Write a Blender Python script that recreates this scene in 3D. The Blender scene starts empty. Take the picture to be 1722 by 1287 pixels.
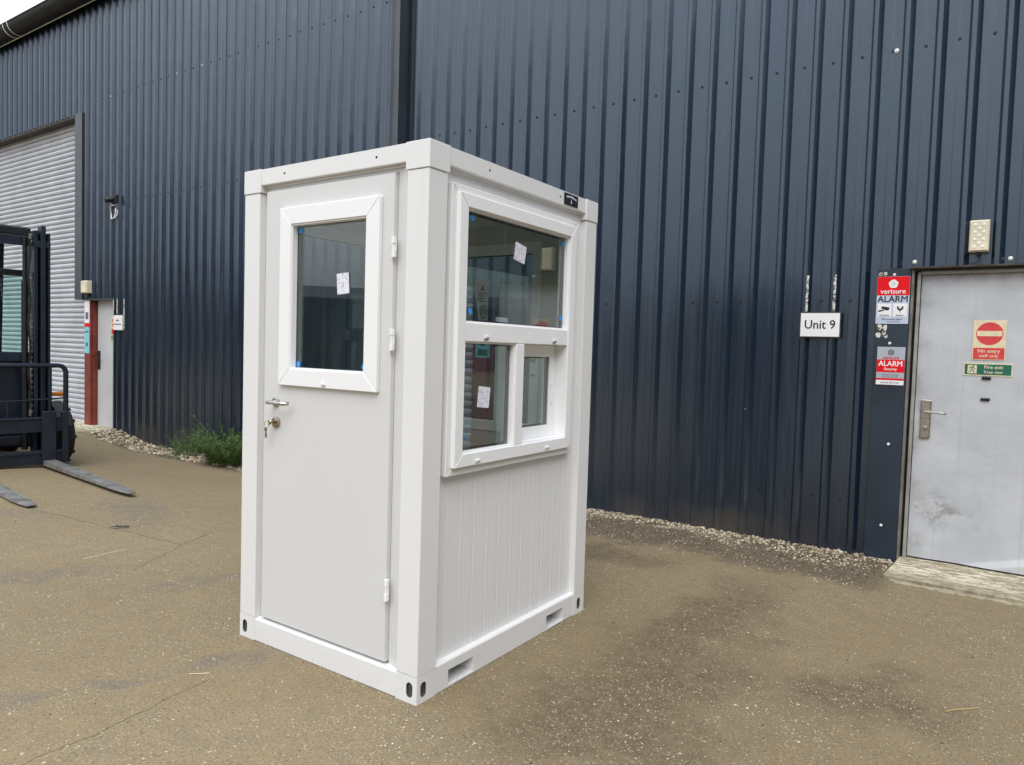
import bpy, bmesh, math, random
from mathutils import Vector, Matrix
random.seed(7)
S = bpy.context.scene
C = S.collection
R = math.radians

# ------------------------------------------------------------------ camera
cam = bpy.data.cameras.new('camera'); camo = bpy.data.objects.new('camera', cam); C.objects.link(camo)
r = Vector((0.82361506, 0.56636046, 0.02990088)); u = Vector((-0.05097843, 0.02142005, 0.99847002)); f = Vector((-0.56485346, 0.82387924, -0.04651404))
M = Matrix(((r.x, u.x, -f.x, 2.01567), (r.y, u.y, -f.y, -2.28884), (r.z, u.z, -f.z, 1.54166), (0, 0, 0, 1)))
camo.matrix_world = M
cam.sensor_fit = 'HORIZONTAL'; cam.sensor_width = 36; cam.lens = 36 * 1214.42 / 1722
cam.clip_start = 0.05; cam.clip_end = 2000
S.camera = camo
S.render.resolution_x = 1024; S.render.resolution_y = 765

# ------------------------------------------------------------------ world, sun, exposure
SUN_EL, SUN_AZ = R(50), R(145)          # azimuth the light comes from, measured from +Y clockwise
w = bpy.data.worlds.new('World'); S.world = w; w.use_nodes = True
nt = w.node_tree; nt.nodes.clear()
out = nt.nodes.new('ShaderNodeOutputWorld'); bg = nt.nodes.new('ShaderNodeBackground')
sky = nt.nodes.new('ShaderNodeTexSky'); sky.sky_type = 'NISHITA'; sky.sun_disc = False
sky.sun_elevation = SUN_EL; sky.sun_rotation = SUN_AZ; sky.dust_density = 4.0; sky.air_density = 1.0
tc = nt.nodes.new('ShaderNodeTexCoord')
nz = nt.nodes.new('ShaderNodeTexNoise'); nz.inputs['Scale'].default_value = 2.2; nz.inputs['Detail'].default_value = 6
mp = nt.nodes.new('ShaderNodeMapping'); mp.inputs['Scale'].default_value = (1, 1, 2.6)
nt.links.new(tc.outputs['Generated'], mp.inputs[0]); nt.links.new(mp.outputs[0], nz.inputs['Vector'])
cr = nt.nodes.new('ShaderNodeValToRGB')
cr.color_ramp.elements[0].position = 0.3; cr.color_ramp.elements[0].color = (6.5, 7.1, 7.9, 1)
cr.color_ramp.elements[1].position = 0.7; cr.color_ramp.elements[1].color = (9.0, 9.35, 9.8, 1)
nt.links.new(nz.outputs['Fac'], cr.inputs[0])
mx = nt.nodes.new('ShaderNodeMix'); mx.data_type = 'RGBA'; mx.inputs[0].default_value = 0.88
nt.links.new(sky.outputs[0], mx.inputs[6]); nt.links.new(cr.outputs[0], mx.inputs[7])
bg.inputs['Strength'].default_value = 0.10
# an overcast sky is about three times brighter overhead than at the horizon
sx = nt.nodes.new('ShaderNodeSeparateXYZ'); nt.links.new(tc.outputs['Generated'], sx.inputs[0])
gr = nt.nodes.new('ShaderNodeMapRange'); gr.inputs[1].default_value = 0; gr.inputs[2].default_value = 1; gr.inputs[3].default_value = .42; gr.inputs[4].default_value = 1.62
nt.links.new(sx.outputs[2], gr.inputs[0])
mu = nt.nodes.new('ShaderNodeVectorMath'); mu.operation = 'SCALE'; nt.links.new(mx.outputs[2], mu.inputs[0]); nt.links.new(gr.outputs[0], mu.inputs['Scale'])
nt.links.new(mu.outputs[0], bg.inputs[0]); nt.links.new(bg.outputs[0], out.inputs[0])
sl = bpy.data.lights.new('sun', 'SUN'); so = bpy.data.objects.new('sun', sl); C.objects.link(so)
sl.energy = 0.9; sl.angle = R(40); sl.color = (1.0, 0.975, 0.95)
sd = Vector((math.sin(SUN_AZ) * math.cos(SUN_EL), math.cos(SUN_AZ) * math.cos(SUN_EL), math.sin(SUN_EL)))
so.rotation_euler = sd.to_track_quat('Z', 'Y').to_euler()
S.view_settings.view_transform = 'Standard'; S.view_settings.look = 'None'
S.view_settings.exposure = 0.88; S.view_settings.gamma = 1.0

# ------------------------------------------------------------------ materials
class NT:
    def __init__(s, name):
        s.m = bpy.data.materials.new(name); s.m.use_nodes = True
        s.t = s.m.node_tree; s.t.nodes.clear()
        s.out = s.n('ShaderNodeOutputMaterial')
    def n(s, typ, **kw):
        x = s.t.nodes.new(typ)
        for k, v in kw.items(): setattr(x, k, v)
        return x
    def put(s, sock, v):
        if isinstance(v, bpy.types.NodeSocket): s.t.links.new(v, sock)
        elif v is not None:
            if isinstance(v, (int, float)) and sock.type == 'RGBA': v = (v, v, v, 1)
            if isinstance(v, tuple) and len(v) == 3 and sock.type == 'RGBA': v = (*v, 1)
            sock.default_value = v
    def obj(s): return s.n('ShaderNodeTexCoord').outputs['Object']
    def map(s, v, loc=(0, 0, 0), rot=(0, 0, 0), sc=(1, 1, 1), t='POINT'):
        x = s.n('ShaderNodeMapping', vector_type=t); s.put(x.inputs['Vector'], v)
        x.inputs['Location'].default_value = loc; x.inputs['Rotation'].default_value = rot; x.inputs['Scale'].default_value = sc
        return x.outputs[0]
    def noise(s, v, scale, detail=4, rough=.55, out='Fac'):
        x = s.n('ShaderNodeTexNoise'); s.put(x.inputs['Vector'], v)
        x.inputs['Scale'].default_value = scale; x.inputs['Detail'].default_value = detail; x.inputs['Roughness'].default_value = rough
        return x.outputs[out]
    def math(s, op, a, b=None, c=None, clamp=False):
        x = s.n('ShaderNodeMath', operation=op, use_clamp=clamp)
        s.put(x.inputs[0], a); s.put(x.inputs[1], b)
        if c is not None: s.put(x.inputs[2], c)
        return x.outputs[0]
    def rng(s, v, a, b, c=0., d=1., smooth=True):
        x = s.n('ShaderNodeMapRange', interpolation_type='SMOOTHSTEP' if smooth else 'LINEAR')
        s.put(x.inputs[0], v)
        for i, q in enumerate((a, b, c, d)): s.put(x.inputs[i + 1], q)
        return x.outputs[0]
    def mix(s, fac, a, b, mode='MIX'):
        x = s.n('ShaderNodeMix', data_type='RGBA', blend_type=mode)
        s.put(x.inputs[0], fac); s.put(x.inputs[6], a); s.put(x.inputs[7], b)
        return x.outputs[2]
    def sep(s, v):
        x = s.n('ShaderNodeSeparateXYZ'); s.put(x.inputs[0], v); return x.outputs
    def ramp(s, v, *st):
        x = s.n('ShaderNodeValToRGB'); s.put(x.inputs[0], v)
        e = x.color_ramp.elements
        while len(e) < len(st): e.new(0.5)
        for q, (p, c) in zip(e, st): q.position = p; q.color = (*c, 1)
        return x.outputs[0]
    def bump(s, h, strength, dist=.01, normal=None):
        x = s.n('ShaderNodeBump'); s.put(x.inputs['Height'], h); x.inputs['Strength'].default_value = strength; x.inputs['Distance'].default_value = dist
        if normal is not None: s.put(x.inputs['Normal'], normal)
        return x.outputs[0]
    def bsdf(s, col, rough=.5, metal=0., spec=.5, normal=None, coat=0.):
        x = s.n('ShaderNodeBsdfPrincipled')
        s.put(x.inputs['Base Color'], col); s.put(x.inputs['Roughness'], rough); s.put(x.inputs['Metallic'], metal)
        s.put(x.inputs['Specular IOR Level'], spec); s.put(x.inputs['Normal'], normal) if normal is not None else None
        x.inputs['Coat Weight'].default_value = coat
        s.t.links.new(x.outputs[0], s.out.inputs[0]); return x

def simple(name, col, rough=.5, metal=0., spec=.5, var=.08, scale=8., bump=0., bscale=60., coat=0., rv=.12):
    t = NT(name); v = t.obj()
    n = t.noise(v, scale, 5)
    k = t.rng(n, .3, .7, 1 - var, 1 + var)
    c = t.mix(1., col, t.n('ShaderNodeCombineXYZ').outputs[0], 'MULTIPLY')
    cb = c.node.inputs[7].links[0].from_node
    for i in range(3): t.put(cb.inputs[i], k)
    rr = t.rng(t.noise(v, scale * 2.3, 3), .3, .7, rough * (1 - rv), min(1, rough * (1 + rv)))
    nm = t.bump(t.noise(v, bscale, 4), bump, .004) if bump else None
    t.bsdf(c, rr, metal, spec, nm, coat)
    return t.m

def kiosk_paint(name, col, rough):
    t = NT(name); v = t.obj()
    n = t.noise(v, 2.2, 4); n2 = t.noise(t.map(v, sc=(9, 9, 1.2)), 1.6, 5, .65)
    c = t.mix(t.rng(n, .35, .7, 0, .25), col, tuple(q * .93 for q in col))
    c = t.mix(t.rng(n2, .58, .8, 0, .16), c, (.52, .5, .45))
    z = t.sep(t.n('ShaderNodeNewGeometry').outputs['Position'])[2]
    sp = t.rng(t.noise(v, 55, 4), .54, .70)
    c = t.mix(t.math('MULTIPLY', sp, t.rng(z, .20, 0., 0, .16)), c, (.40, .34, .25))
    nm = t.bump(t.noise(v, 260, 2), .06, .001)
    nm = t.bump(t.noise(v, 3.0, 2), .03, .02, nm)
    t.bsdf(c, t.rng(n2, .3, .7, rough * .9, rough * 1.15), 0, .5, nm)
    return t.m
M_FRAME = kiosk_paint('powder_coated_steel', (.76, .76, .755), .34)
M_LEAF = kiosk_paint('door_sheet_white', (.66, .66, .655), .38)
M_PANEL = kiosk_paint('sandwich_panel_white', (.745, .75, .75), .36)
M_PVC = simple('white_pvc', (.85, .855, .86), .34, var=.008, scale=1.5, rv=.02)
M_INNER = simple('inner_panel', (.62, .61, .57), .5, var=.04)
M_GASKET = simple('black_rubber', (.015, .015, .016), .6)
M_HOLE_SHADE = simple('hole_and_shade_black', (.01, .01, .01), .8)
M_HOLEGREY = simple('zinc_grey', (.10, .10, .10), .5, .3)
M_STEEL = simple('brushed_stainless', (.48, .45, .41), .28, 1., var=.12, scale=30)
M_BRASS = simple('aged_nickel', (.42, .36, .27), .3, 1., var=.15, scale=40)
M_BLUE = simple('blue_foam', (.02, .30, .80), .6)
M_LABEL = None
def label_mat():
    t = NT('printed_white_label'); v = t.obj()
    n = t.noise(t.map(v, sc=(1, 1, 1)), 160, 3); n2 = t.noise(v, 45, 2)
    k = t.math('MULTIPLY', t.rng(n, .50, .58), t.rng(n2, .42, .55))
    t.bsdf(t.mix(t.math('MULTIPLY', k, .7), (.80, .80, .86), (.22, .22, .34)), .5); return t.m
M_LABEL = label_mat()
def glass_mat(name, tint, refl, rough=0.0):
    t = NT(name)
    g = t.n('ShaderNodeNewGeometry')
    d = t.n('ShaderNodeVectorMath', operation='DOT_PRODUCT'); t.put(d.inputs[0], g.outputs['Normal']); t.put(d.inputs[1], g.outputs['Incoming'])
    c = t.math('ABSOLUTE', d.outputs['Value'])
    f5 = t.math('POWER', t.math('SUBTRACT', 1., c, clamp=True), 5.)
    fr = t.math('MULTIPLY_ADD', f5, 1 - refl, refl)
    tr = t.n('ShaderNodeBsdfTransparent'); t.put(tr.inputs[0], tint)
    gl = t.n('ShaderNodeBsdfGlossy'); gl.inputs['Roughness'].default_value = rough
    mx = t.n('ShaderNodeMixShader'); t.put(mx.inputs[0], fr)
    t.t.links.new(tr.outputs[0], mx.inputs[1]); t.t.links.new(gl.outputs[0], mx.inputs[2]); t.t.links.new(mx.outputs[0], t.out.inputs[0])
    return t.m
M_GLASS = glass_mat('window_glass', (.88, .93, .91), .115)
M_CABGLASS = glass_mat('green_tinted_glass', (.74, .90, .88), .05)
def bag_mat():
    t = NT('clear_plastic'); v = t.obj(); b = t.bsdf((.36, .34, .32), .35)
    tr = t.n('ShaderNodeBsdfTransparent'); m = t.n('ShaderNodeMixShader'); t.put(m.inputs[0], t.rng(t.noise(v, 22, 4), .3, .7, .45, .8))
    t.t.links.new(tr.outputs[0], m.inputs[1]); t.t.links.new(b.outputs[0], m.inputs[2]); t.t.links.new(m.outputs[0], t.out.inputs[0]); return t.m
M_BAG = bag_mat()

def cladding_mat():
    t = NT('anthracite_cladding'); v = t.obj()
    x, y, z = t.sep(v)
    st = t.noise(t.map(v, sc=(22, 22, .35)), 1., 4, .6)
    bl = t.noise(v, .55, 4)
    fine = t.noise(t.map(v, sc=(120, 120, 1.0)), 1., 2)
    # every roll-formed sheet is about one metre wide and weathers a little differently
    sheet = t.n('ShaderNodeTexWhiteNoise', noise_dimensions='1D')
    t.put(sheet.inputs['W'], t.math('FLOOR', t.math('DIVIDE', x, 1.07)))
    c = t.mix(t.rng(bl, .3, .7), (.0035, .0095, .023), (.0055, .0130, .029))
    c = t.mix(t.rng(st, .45, .75, 0, .35), c, (.016, .024, .034))
    c = t.mix(t.math('MULTIPLY', sheet.outputs[0], .22), c, (.018, .027, .038))
    # brown mud splash along the foot, heavier in places
    mud = t.noise(t.map(v, sc=(5, 5, 1.3)), 1., 6, .7)
    edge = t.math('ADD', t.rng(z, .42, .0, 0, 1), t.math('MULTIPLY', mud, .9))
    k = t.math('MULTIPLY', t.rng(edge, .80, 1.40), t.rng(t.noise(t.map(v, sc=(1, 1, 0)), .9, 2), .40, .6))
    c = t.mix(t.math('MULTIPLY', k, .6), c, (.075, .060, .044))
    # bird and rain spots
    vor = t.n('ShaderNodeTexVoronoi'); t.put(vor.inputs['Vector'], t.map(v, sc=(1, 1, .7))); vor.inputs['Scale'].default_value = 2.3
    spot = t.rng(vor.outputs['Distance'], .012, .006)
    c = t.mix(t.math('MULTIPLY', spot, .8), c, (.5, .5, .48))
    rr = t.rng(st, .3, .75, .20, .31)
    nm = t.bump(fine, .05, .004); nm = t.bump(t.noise(t.map(v, sc=(2, 2, .6)), 1.3, 3), .40, .03, nm)
    b = t.bsdf(c, rr, 0, 1.0, nm); b.inputs['IOR'].default_value = 1.64; b.inputs['Specular Tint'].default_value = (.76, .88, 1, 1); return t.m
M_CLAD = cladding_mat()
M_TRIM = simple('flashing_grey', (.026, .036, .048), .38, spec=1., var=.2, scale=3)
M_PLATE = simple('dark_blue_plate', (.016, .027, .043), .42, spec=.5, var=.22, scale=3, bump=.1, bscale=3)
M_SCREW = simple('screw_dark', (.012, .013, .015), .5)
M_SCREWW = simple('screw_cap_white', (.75, .75, .72), .5)
M_SHUT = simple('shutter_galvanised', (.50, .52, .56), .42, .25, var=.08, scale=2)
M_RED = simple('red_oxide_steel', (.19, .034, .024), .5, var=.25, scale=6)
M_GUTTER = simple('gutter_black', (.007, .008, .010), .55, spec=.35, var=.3, scale=4)
M_BROWN = simple('rusty_edge', (.05, .038, .03), .7, var=.4, scale=12, bump=.2)
M_JAMB = simple('worn_grey_jamb', (.16, .145, .13), .55, var=.3, scale=7)
M_GREYF = simple('grey_frame', (.30, .29, .27), .5, var=.2, scale=9)
M_CREAM = simple('cream_plastic', (.70, .64, .48), .45, var=.1)
M_LED = simple('lamp_lens', (.86, .84, .74), .2, var=.04)
M_WHITE = simple('sign_white', (.80, .80, .80), .35, var=.03)
M_SILVER = simple('sign_silver', (.42, .45, .50), .4, .2, var=.05)
M_BLUEWHITE = simple('sign_pale_blue', (.50, .55, .68), .4, var=.04)
M_SRED = simple('sign_red', (.72, .008, .014), .5, spec=.15, var=.05)
M_SRED2 = simple('sign_faded_red', (.62, .05, .05), .45, var=.12, scale=25)
M_SCREAM = simple('sign_photoluminescent', (.72, .62, .42), .5, var=.1, scale=20)
M_SGREEN = simple('sign_green', (.008, .13, .085), .45, var=.08)
M_INK = simple('ink_black', (.012, .014, .02), .5)
M_GREYTXT = simple('ink_grey', (.13, .13, .15), .5)
M_CYAN = simple('sign_cyan', (.22, .55, .62), .45, var=.1, scale=30)
def flaky():
    t = NT('peeling_white_paint'); v = t.obj()
    n = t.noise(v, 38, 5, .7)
    t.bsdf(t.mix(t.rng(n, .50, .56), (.66, .64, .56), (.05, .06, .07)), .7, normal=t.bump(n, .5, .003)); return t.m
M_FLAKE = flaky()
def door_mat():
    t = NT('battered_grey_door'); v = t.n('ShaderNodeNewGeometry').outputs['Position']; x, y, z = t.sep(v)
    n = t.noise(v, 3, 5); st = t.noise(t.map(v, sc=(30, 1, .8)), 1., 4)
    c = t.mix(t.rng(n, .3, .7), (.46, .475, .50), (.53, .545, .57))
    c = t.mix(t.rng(st, .5, .8, 0, .25), c, (.28, .28, .28))
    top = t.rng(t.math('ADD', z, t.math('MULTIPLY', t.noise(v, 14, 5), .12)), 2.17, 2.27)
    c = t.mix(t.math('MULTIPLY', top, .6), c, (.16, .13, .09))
    ln = t.math('ADD', t.math('ABSOLUTE', t.math('SUBTRACT', x, 1.62)), t.math('MULTIPLY', t.math('ABSOLUTE', t.math('SUBTRACT', z, .42)), 1.4))
    sm = t.math('MULTIPLY', t.rng(ln, .32, .05), t.rng(t.noise(v, 11, 6, .7), .45, .62))
    c = t.mix(t.math('MULTIPLY', sm, .6), c, (.13, .13, .13))
    lf = t.math('MULTIPLY', t.rng(x, 1.60, 1.44), t.rng(t.noise(v, 5, 5), .40, .70))
    c = t.mix(t.math('MULTIPLY', lf, .55), c, (.20, .19, .18))
    sc = t.rng(t.noise(t.map(v, rot=(0, .4, 0), sc=(60, 60, 5)), 1., 3), .70, .76)
    c = t.mix(t.math('MULTIPLY', sc, .3), c, (.62, .62, .62))
    nm = t.bump(t.noise(v, 2.6, 3), .28, .05)
    t.bsdf(c, t.rng(n, .3, .7, .34, .46), .0, .5, nm); return t.m
M_DOOR = door_mat()

def ground_mat():
    t = NT('worn_concrete_yard'); v = t.n('ShaderNodeNewGeometry').outputs['Position']
    x, y, z = t.sep(v)
    n0 = t.noise(v, .33, 4, .6); n1 = t.noise(v, 1.7, 6, .62); n2 = t.noise(v, 9, 5, .6); n3 = t.noise(v, 70, 4, .65); n4 = t.noise(v, 230, 3, .6)
    c = t.mix(t.rng(n0, .3, .7), (.194, .143, .074), (.250, .190, .106))
    c = t.mix(t.rng(n1, .35, .70, 0, .55), c, (.200, .160, .098))
    c = t.mix(t.rng(n2, .38, .70, 0, .42), c, (.155, .132, .098))
    # stains where the yard shows them
    warp = t.noise(v, 2.1, 5, .6, out='Color')
    wv = t.n('ShaderNodeVectorMath', operation='MULTIPLY_ADD'); t.put(wv.inputs[0], warp); wv.inputs[1].default_value = (.9, .9, 0); t.put(wv.inputs[2], v)
    wv2 = t.n('ShaderNodeVectorMath', operation='SUBTRACT'); t.put(wv2.inputs[0], wv.outputs[0]); wv2.inputs[1].default_value = (.45, .45, 0)
    V = wv2.outputs[0]
    def blob(cx, cy, rx, ry, a, lo=1.25, hi=.35):
        q = t.map(V, loc=(cx, cy, 0), rot=(0, 0, R(a)), sc=(rx, ry, 500), t='TEXTURE')
        l = t.n('ShaderNodeVectorMath', operation='LENGTH'); t.put(l.inputs[0], q)
        return t.rng(l.outputs['Value'], lo, hi)
    def add(*bs):
        k = bs[0]
        for b in bs[1:]: k = t.math('MAXIMUM', k, b)
        return k
    brown = add(blob(.64, 1.75, 1.05, .34, 82), blob(.70, .80, .75, .42, 70), blob(1.52, 1.28, .50, .34, 50), blob(.70, .30, .6, .42, 40), blob(-.5, 2.6, .7, .3, 20))
    mott = t.rng(t.noise(v, 13, 6, .7), .30, .62, .45, 1)
    c = t.mix(t.math('MULTIPLY', t.math('MULTIPLY', brown, mott), .88), c, (.080, .056, .034))
    grey = add(blob(-1.31, -.98, .24, .10, 84, 1.1, .75), blob(-1.24, -.66, .22, .075, 58, 1.1, .75), blob(-2.15, .36, .42, .11, 66), blob(-3.0, -.1, .4, .14, 50), blob(-4.4, 1.1, .9, .3, 160), blob(-1.0, -.25, .3, .1, 60), blob(-5.2, .2, .7, .2, 30))
    c = t.mix(t.math('MULTIPLY', t.math('MULTIPLY', grey, t.rng(n2, .35, .6, .4, 1)), .62), c, (.128, .112, .100))
    # damp soil washed out along the wall foot
    yy = t.math('ADD', y, t.math('MULTIPLY', t.math('SUBTRACT', n1, .5), 1.1))
    soil = t.math('MULTIPLY', t.rng(yy, 2.92, 3.22), t.math('MULTIPLY', t.rng(x, 1.5, 1.25), t.rng(x, -4.6, -3.2)))
    c = t.mix(t.math('MULTIPLY', soil, .92), c, (.070, .050, .037))
    soil2 = t.math('MULTIPLY', t.rng(t.math('ADD', y, t.math('MULTIPLY', t.math('SUBTRACT', n2, .5), .2)), 3.28, 3.40), t.rng(x, -3.6, -4.4))
    c = t.mix(t.math('MULTIPLY', soil2, t.math('MULTIPLY', t.rng(x, -10.4, -10.1), .8)), c, (.085, .068, .052))
    # exposed aggregate: many small pale stones, fewer big ones
    def stones(scale, thr, rad, seed):
        vo = t.n('ShaderNodeTexVoronoi'); vo.inputs['Scale'].default_value = scale
        t.put(vo.inputs['Vector'], t.map(v, loc=(seed, seed * 2, 0), sc=(1, 1, 0)))
        cc = t.n('ShaderNodeSeparateColor'); t.put(cc.inputs[0], vo.outputs['Color'])
        on = t.math('GREATER_THAN', cc.outputs[0], thr)
        rr = t.math('MULTIPLY_ADD', cc.outputs[2], rad * .6, rad * .4)
        dd = t.math('ADD', vo.outputs['Distance'], t.math('MULTIPLY', t.math('SUBTRACT', t.noise(v, scale * 2.2, 2), .5), .25))
        k = t.math('MULTIPLY', on, t.rng(dd, rr, t.math('MULTIPLY', rr, .65)))
        return k, cc.outputs[1]
    wear = t.math('MAXIMUM', t.rng(n1, .42, .64, .5, 1.), brown)
    k0, q0 = stones(150, .45, .50, 1.7)
    k1, q1 = stones(80, .60, .42, 3.1)
    k2, q2 = stones(40, .84, .30, 9.3)
    c = t.mix(t.rng(n4, .44, .66, 0, .42), c, (.34, .275, .165))
    c = t.mix(t.rng(n3, .50, .64, 0, .60), c, (.10, .080, .050))
    pal = lambda q: t.ramp(q, (0, (.30, .20, .10)), (.35, (.40, .32, .20)), (.7, (.58, .50, .36)), (1, (.76, .71, .58)))
    c = t.mix(t.math('MULTIPLY', k0, t.math('MULTIPLY', wear, .5)), c, pal(q0))
    c = t.mix(t.math('MULTIPLY', k1, t.math('MULTIPLY', wear, .68)), c, pal(q1))
    c = t.mix(t.math('MULTIPLY', k2, t.math('MULTIPLY', wear, .85)), c, pal(q2))
    # hairline cracks and a scratch
    wv3 = t.n('ShaderNodeVectorMath', operation='MULTIPLY_ADD'); t.put(wv3.inputs[0], t.noise(v, 6, 5, .6, out='Color')); wv3.inputs[1].default_value = (.09, .09, 0); t.put(wv3.inputs[2], v)
    def line(x0, y0, x1, y1, wd, vec):
        L = math.hypot(x1 - x0, y1 - y0); a = math.atan2(y1 - y0, x1 - x0)
        q = t.map(vec, loc=(x0 + .045, y0 + .045, 0), rot=(0, 0, a), sc=(1, 1, 1), t='TEXTURE')
        px, py, pz = t.sep(q)
        return t.math('MULTIPLY', t.rng(t.math('ABSOLUTE', py), wd, wd * .3), t.math('MULTIPLY', t.math('GREATER_THAN', px, 0.), t.math('LESS_THAN', px, L)))
    cr_ = add(line(-.80, -1.55, -.84, -.84, .005, wv3.outputs[0]), line(-.84, -.84, -.90, -.40, .005, wv3.outputs[0]),
              line(-3.0, .75, -5.5, .5, .007, wv3.outputs[0]), line(-2.7, .2, -3.2, 1.1, .006, wv3.outputs[0]), line(1.2, .0, 3.5, 1.8, .004, wv3.outputs[0]))
    c = t.mix(t.math('MULTIPLY', cr_, .75), c, (.055, .045, .033))
    v2 = t.map(v, loc=(.045, .045, 0))
    sc_ = line(-3.2, .12, -3.22, .43, .006, v2)
    c = t.mix(t.math('MULTIPLY', sc_, t.rng(n3, .3, .5, .3, .9)), c, (.55, .52, .45))
    h = t.math('ADD', t.math('MULTIPLY', n3, .5), t.math('ADD', t.math('MULTIPLY', k1, .5), t.math('MULTIPLY', n4, .35)))
    nm = t.bump(h, .55, .006); nm = t.bump(n2, .25, .02, nm)
    t.bsdf(c, t.rng(n2, .3, .7, .72, .92), 0, .30, nm); return t.m
M_GROUND = ground_mat()

def slab_mat():
    t = NT('worn_slab'); v = t.n('ShaderNodeNewGeometry').outputs['Position']; x, y, z = t.sep(v)
    n = t.noise(t.map(v, sc=(11, 34, 9)), 1., 7, .75); n2 = t.noise(v, 60, 4, .7); n3 = t.noise(v, 3, 4)
    c = t.mix(t.rng(n, .35, .65), (.25, .205, .135), (.42, .37, .26))
    fl = t.math('MULTIPLY', t.rng(t.math('ADD', t.math('ADD', n, t.math('MULTIPLY', n2, .35)), t.math('MULTIPLY', t.math('SUBTRACT', n3, .5), .5)), .62, .76), t.rng(y, 3.36, 3.56, .12, .95))
    c = t.mix(fl, c, (.72, .67, .52))
    c = t.mix(t.rng(t.noise(v, 16, 5, .7), .56, .72, 0, .7), c, (.13, .10, .065))
    t.bsdf(c, .85, 0, .3, t.bump(t.math('ADD', n2, n), .7, .01)); return t.m
M_SLAB = slab_mat()
def pebble_mat():
    t = NT('pebble_stone'); g = t.n('ShaderNodeNewGeometry')
    c = t.ramp(g.outputs['Random Per Island'], (0, (.07, .05, .032)), (.25, (.16, .12, .075)), (.5, (.36, .29, .19)), (.72, (.52, .45, .33)), (.9, (.68, .62, .50)), (1, (.26, .15, .09)))
    c = t.mix(t.rng(t.noise(g.outputs['Position'], 90, 4), .4, .7, 0, .4), c, (.2, .16, .11))
    t.bsdf(c, .7, 0, .4, t.bump(t.noise(g.outputs['Position'], 300, 3), .4, .002)); return t.m
M_PEB = pebble_mat()
def leaf_mat(name, a, b):
    t = NT(name); g = t.n('ShaderNodeNewGeometry')
    c = t.mix(g.outputs['Random Per Island'], a, b)
    x = t.bsdf(c, .55, 0, .35); x.inputs['Subsurface Weight'].default_value = 0.0
    return t.m
M_WEED = leaf_mat('weed_green', (.045, .10, .018), (.15, .24, .06))
M_WEED2 = leaf_mat('pale_weed_green', (.09, .15, .06), (.22, .28, .16))
M_HEDGE = leaf_mat('hedge_green', (.015, .028, .012), (.04, .06, .025))

M_FBLUE = simple('forklift_dark_paint', (.008, .014, .026), .40, spec=.5, var=.3, scale=5, bump=.1, bscale=40)
M_FBLACK = simple('forklift_black', (.009, .010, .012), .45, var=.3, scale=7)
M_FSTEEL = simple('fork_worn_steel', (.20, .195, .185), .5, .3, var=.35, scale=9, bump=.3, bscale=50)
M_FTIP = simple('fork_dusty_face', (.27, .25, .22), .6, .1, var=.3, scale=14, bump=.3, bscale=50)
M_TYRE = simple('tyre_rubber', (.014, .014, .014), .75, var=.3, scale=12, bump=.4, bscale=70)
M_ORANGE = simple('orange_lamp', (.80, .26, .03), .4, var=.08)

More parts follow.
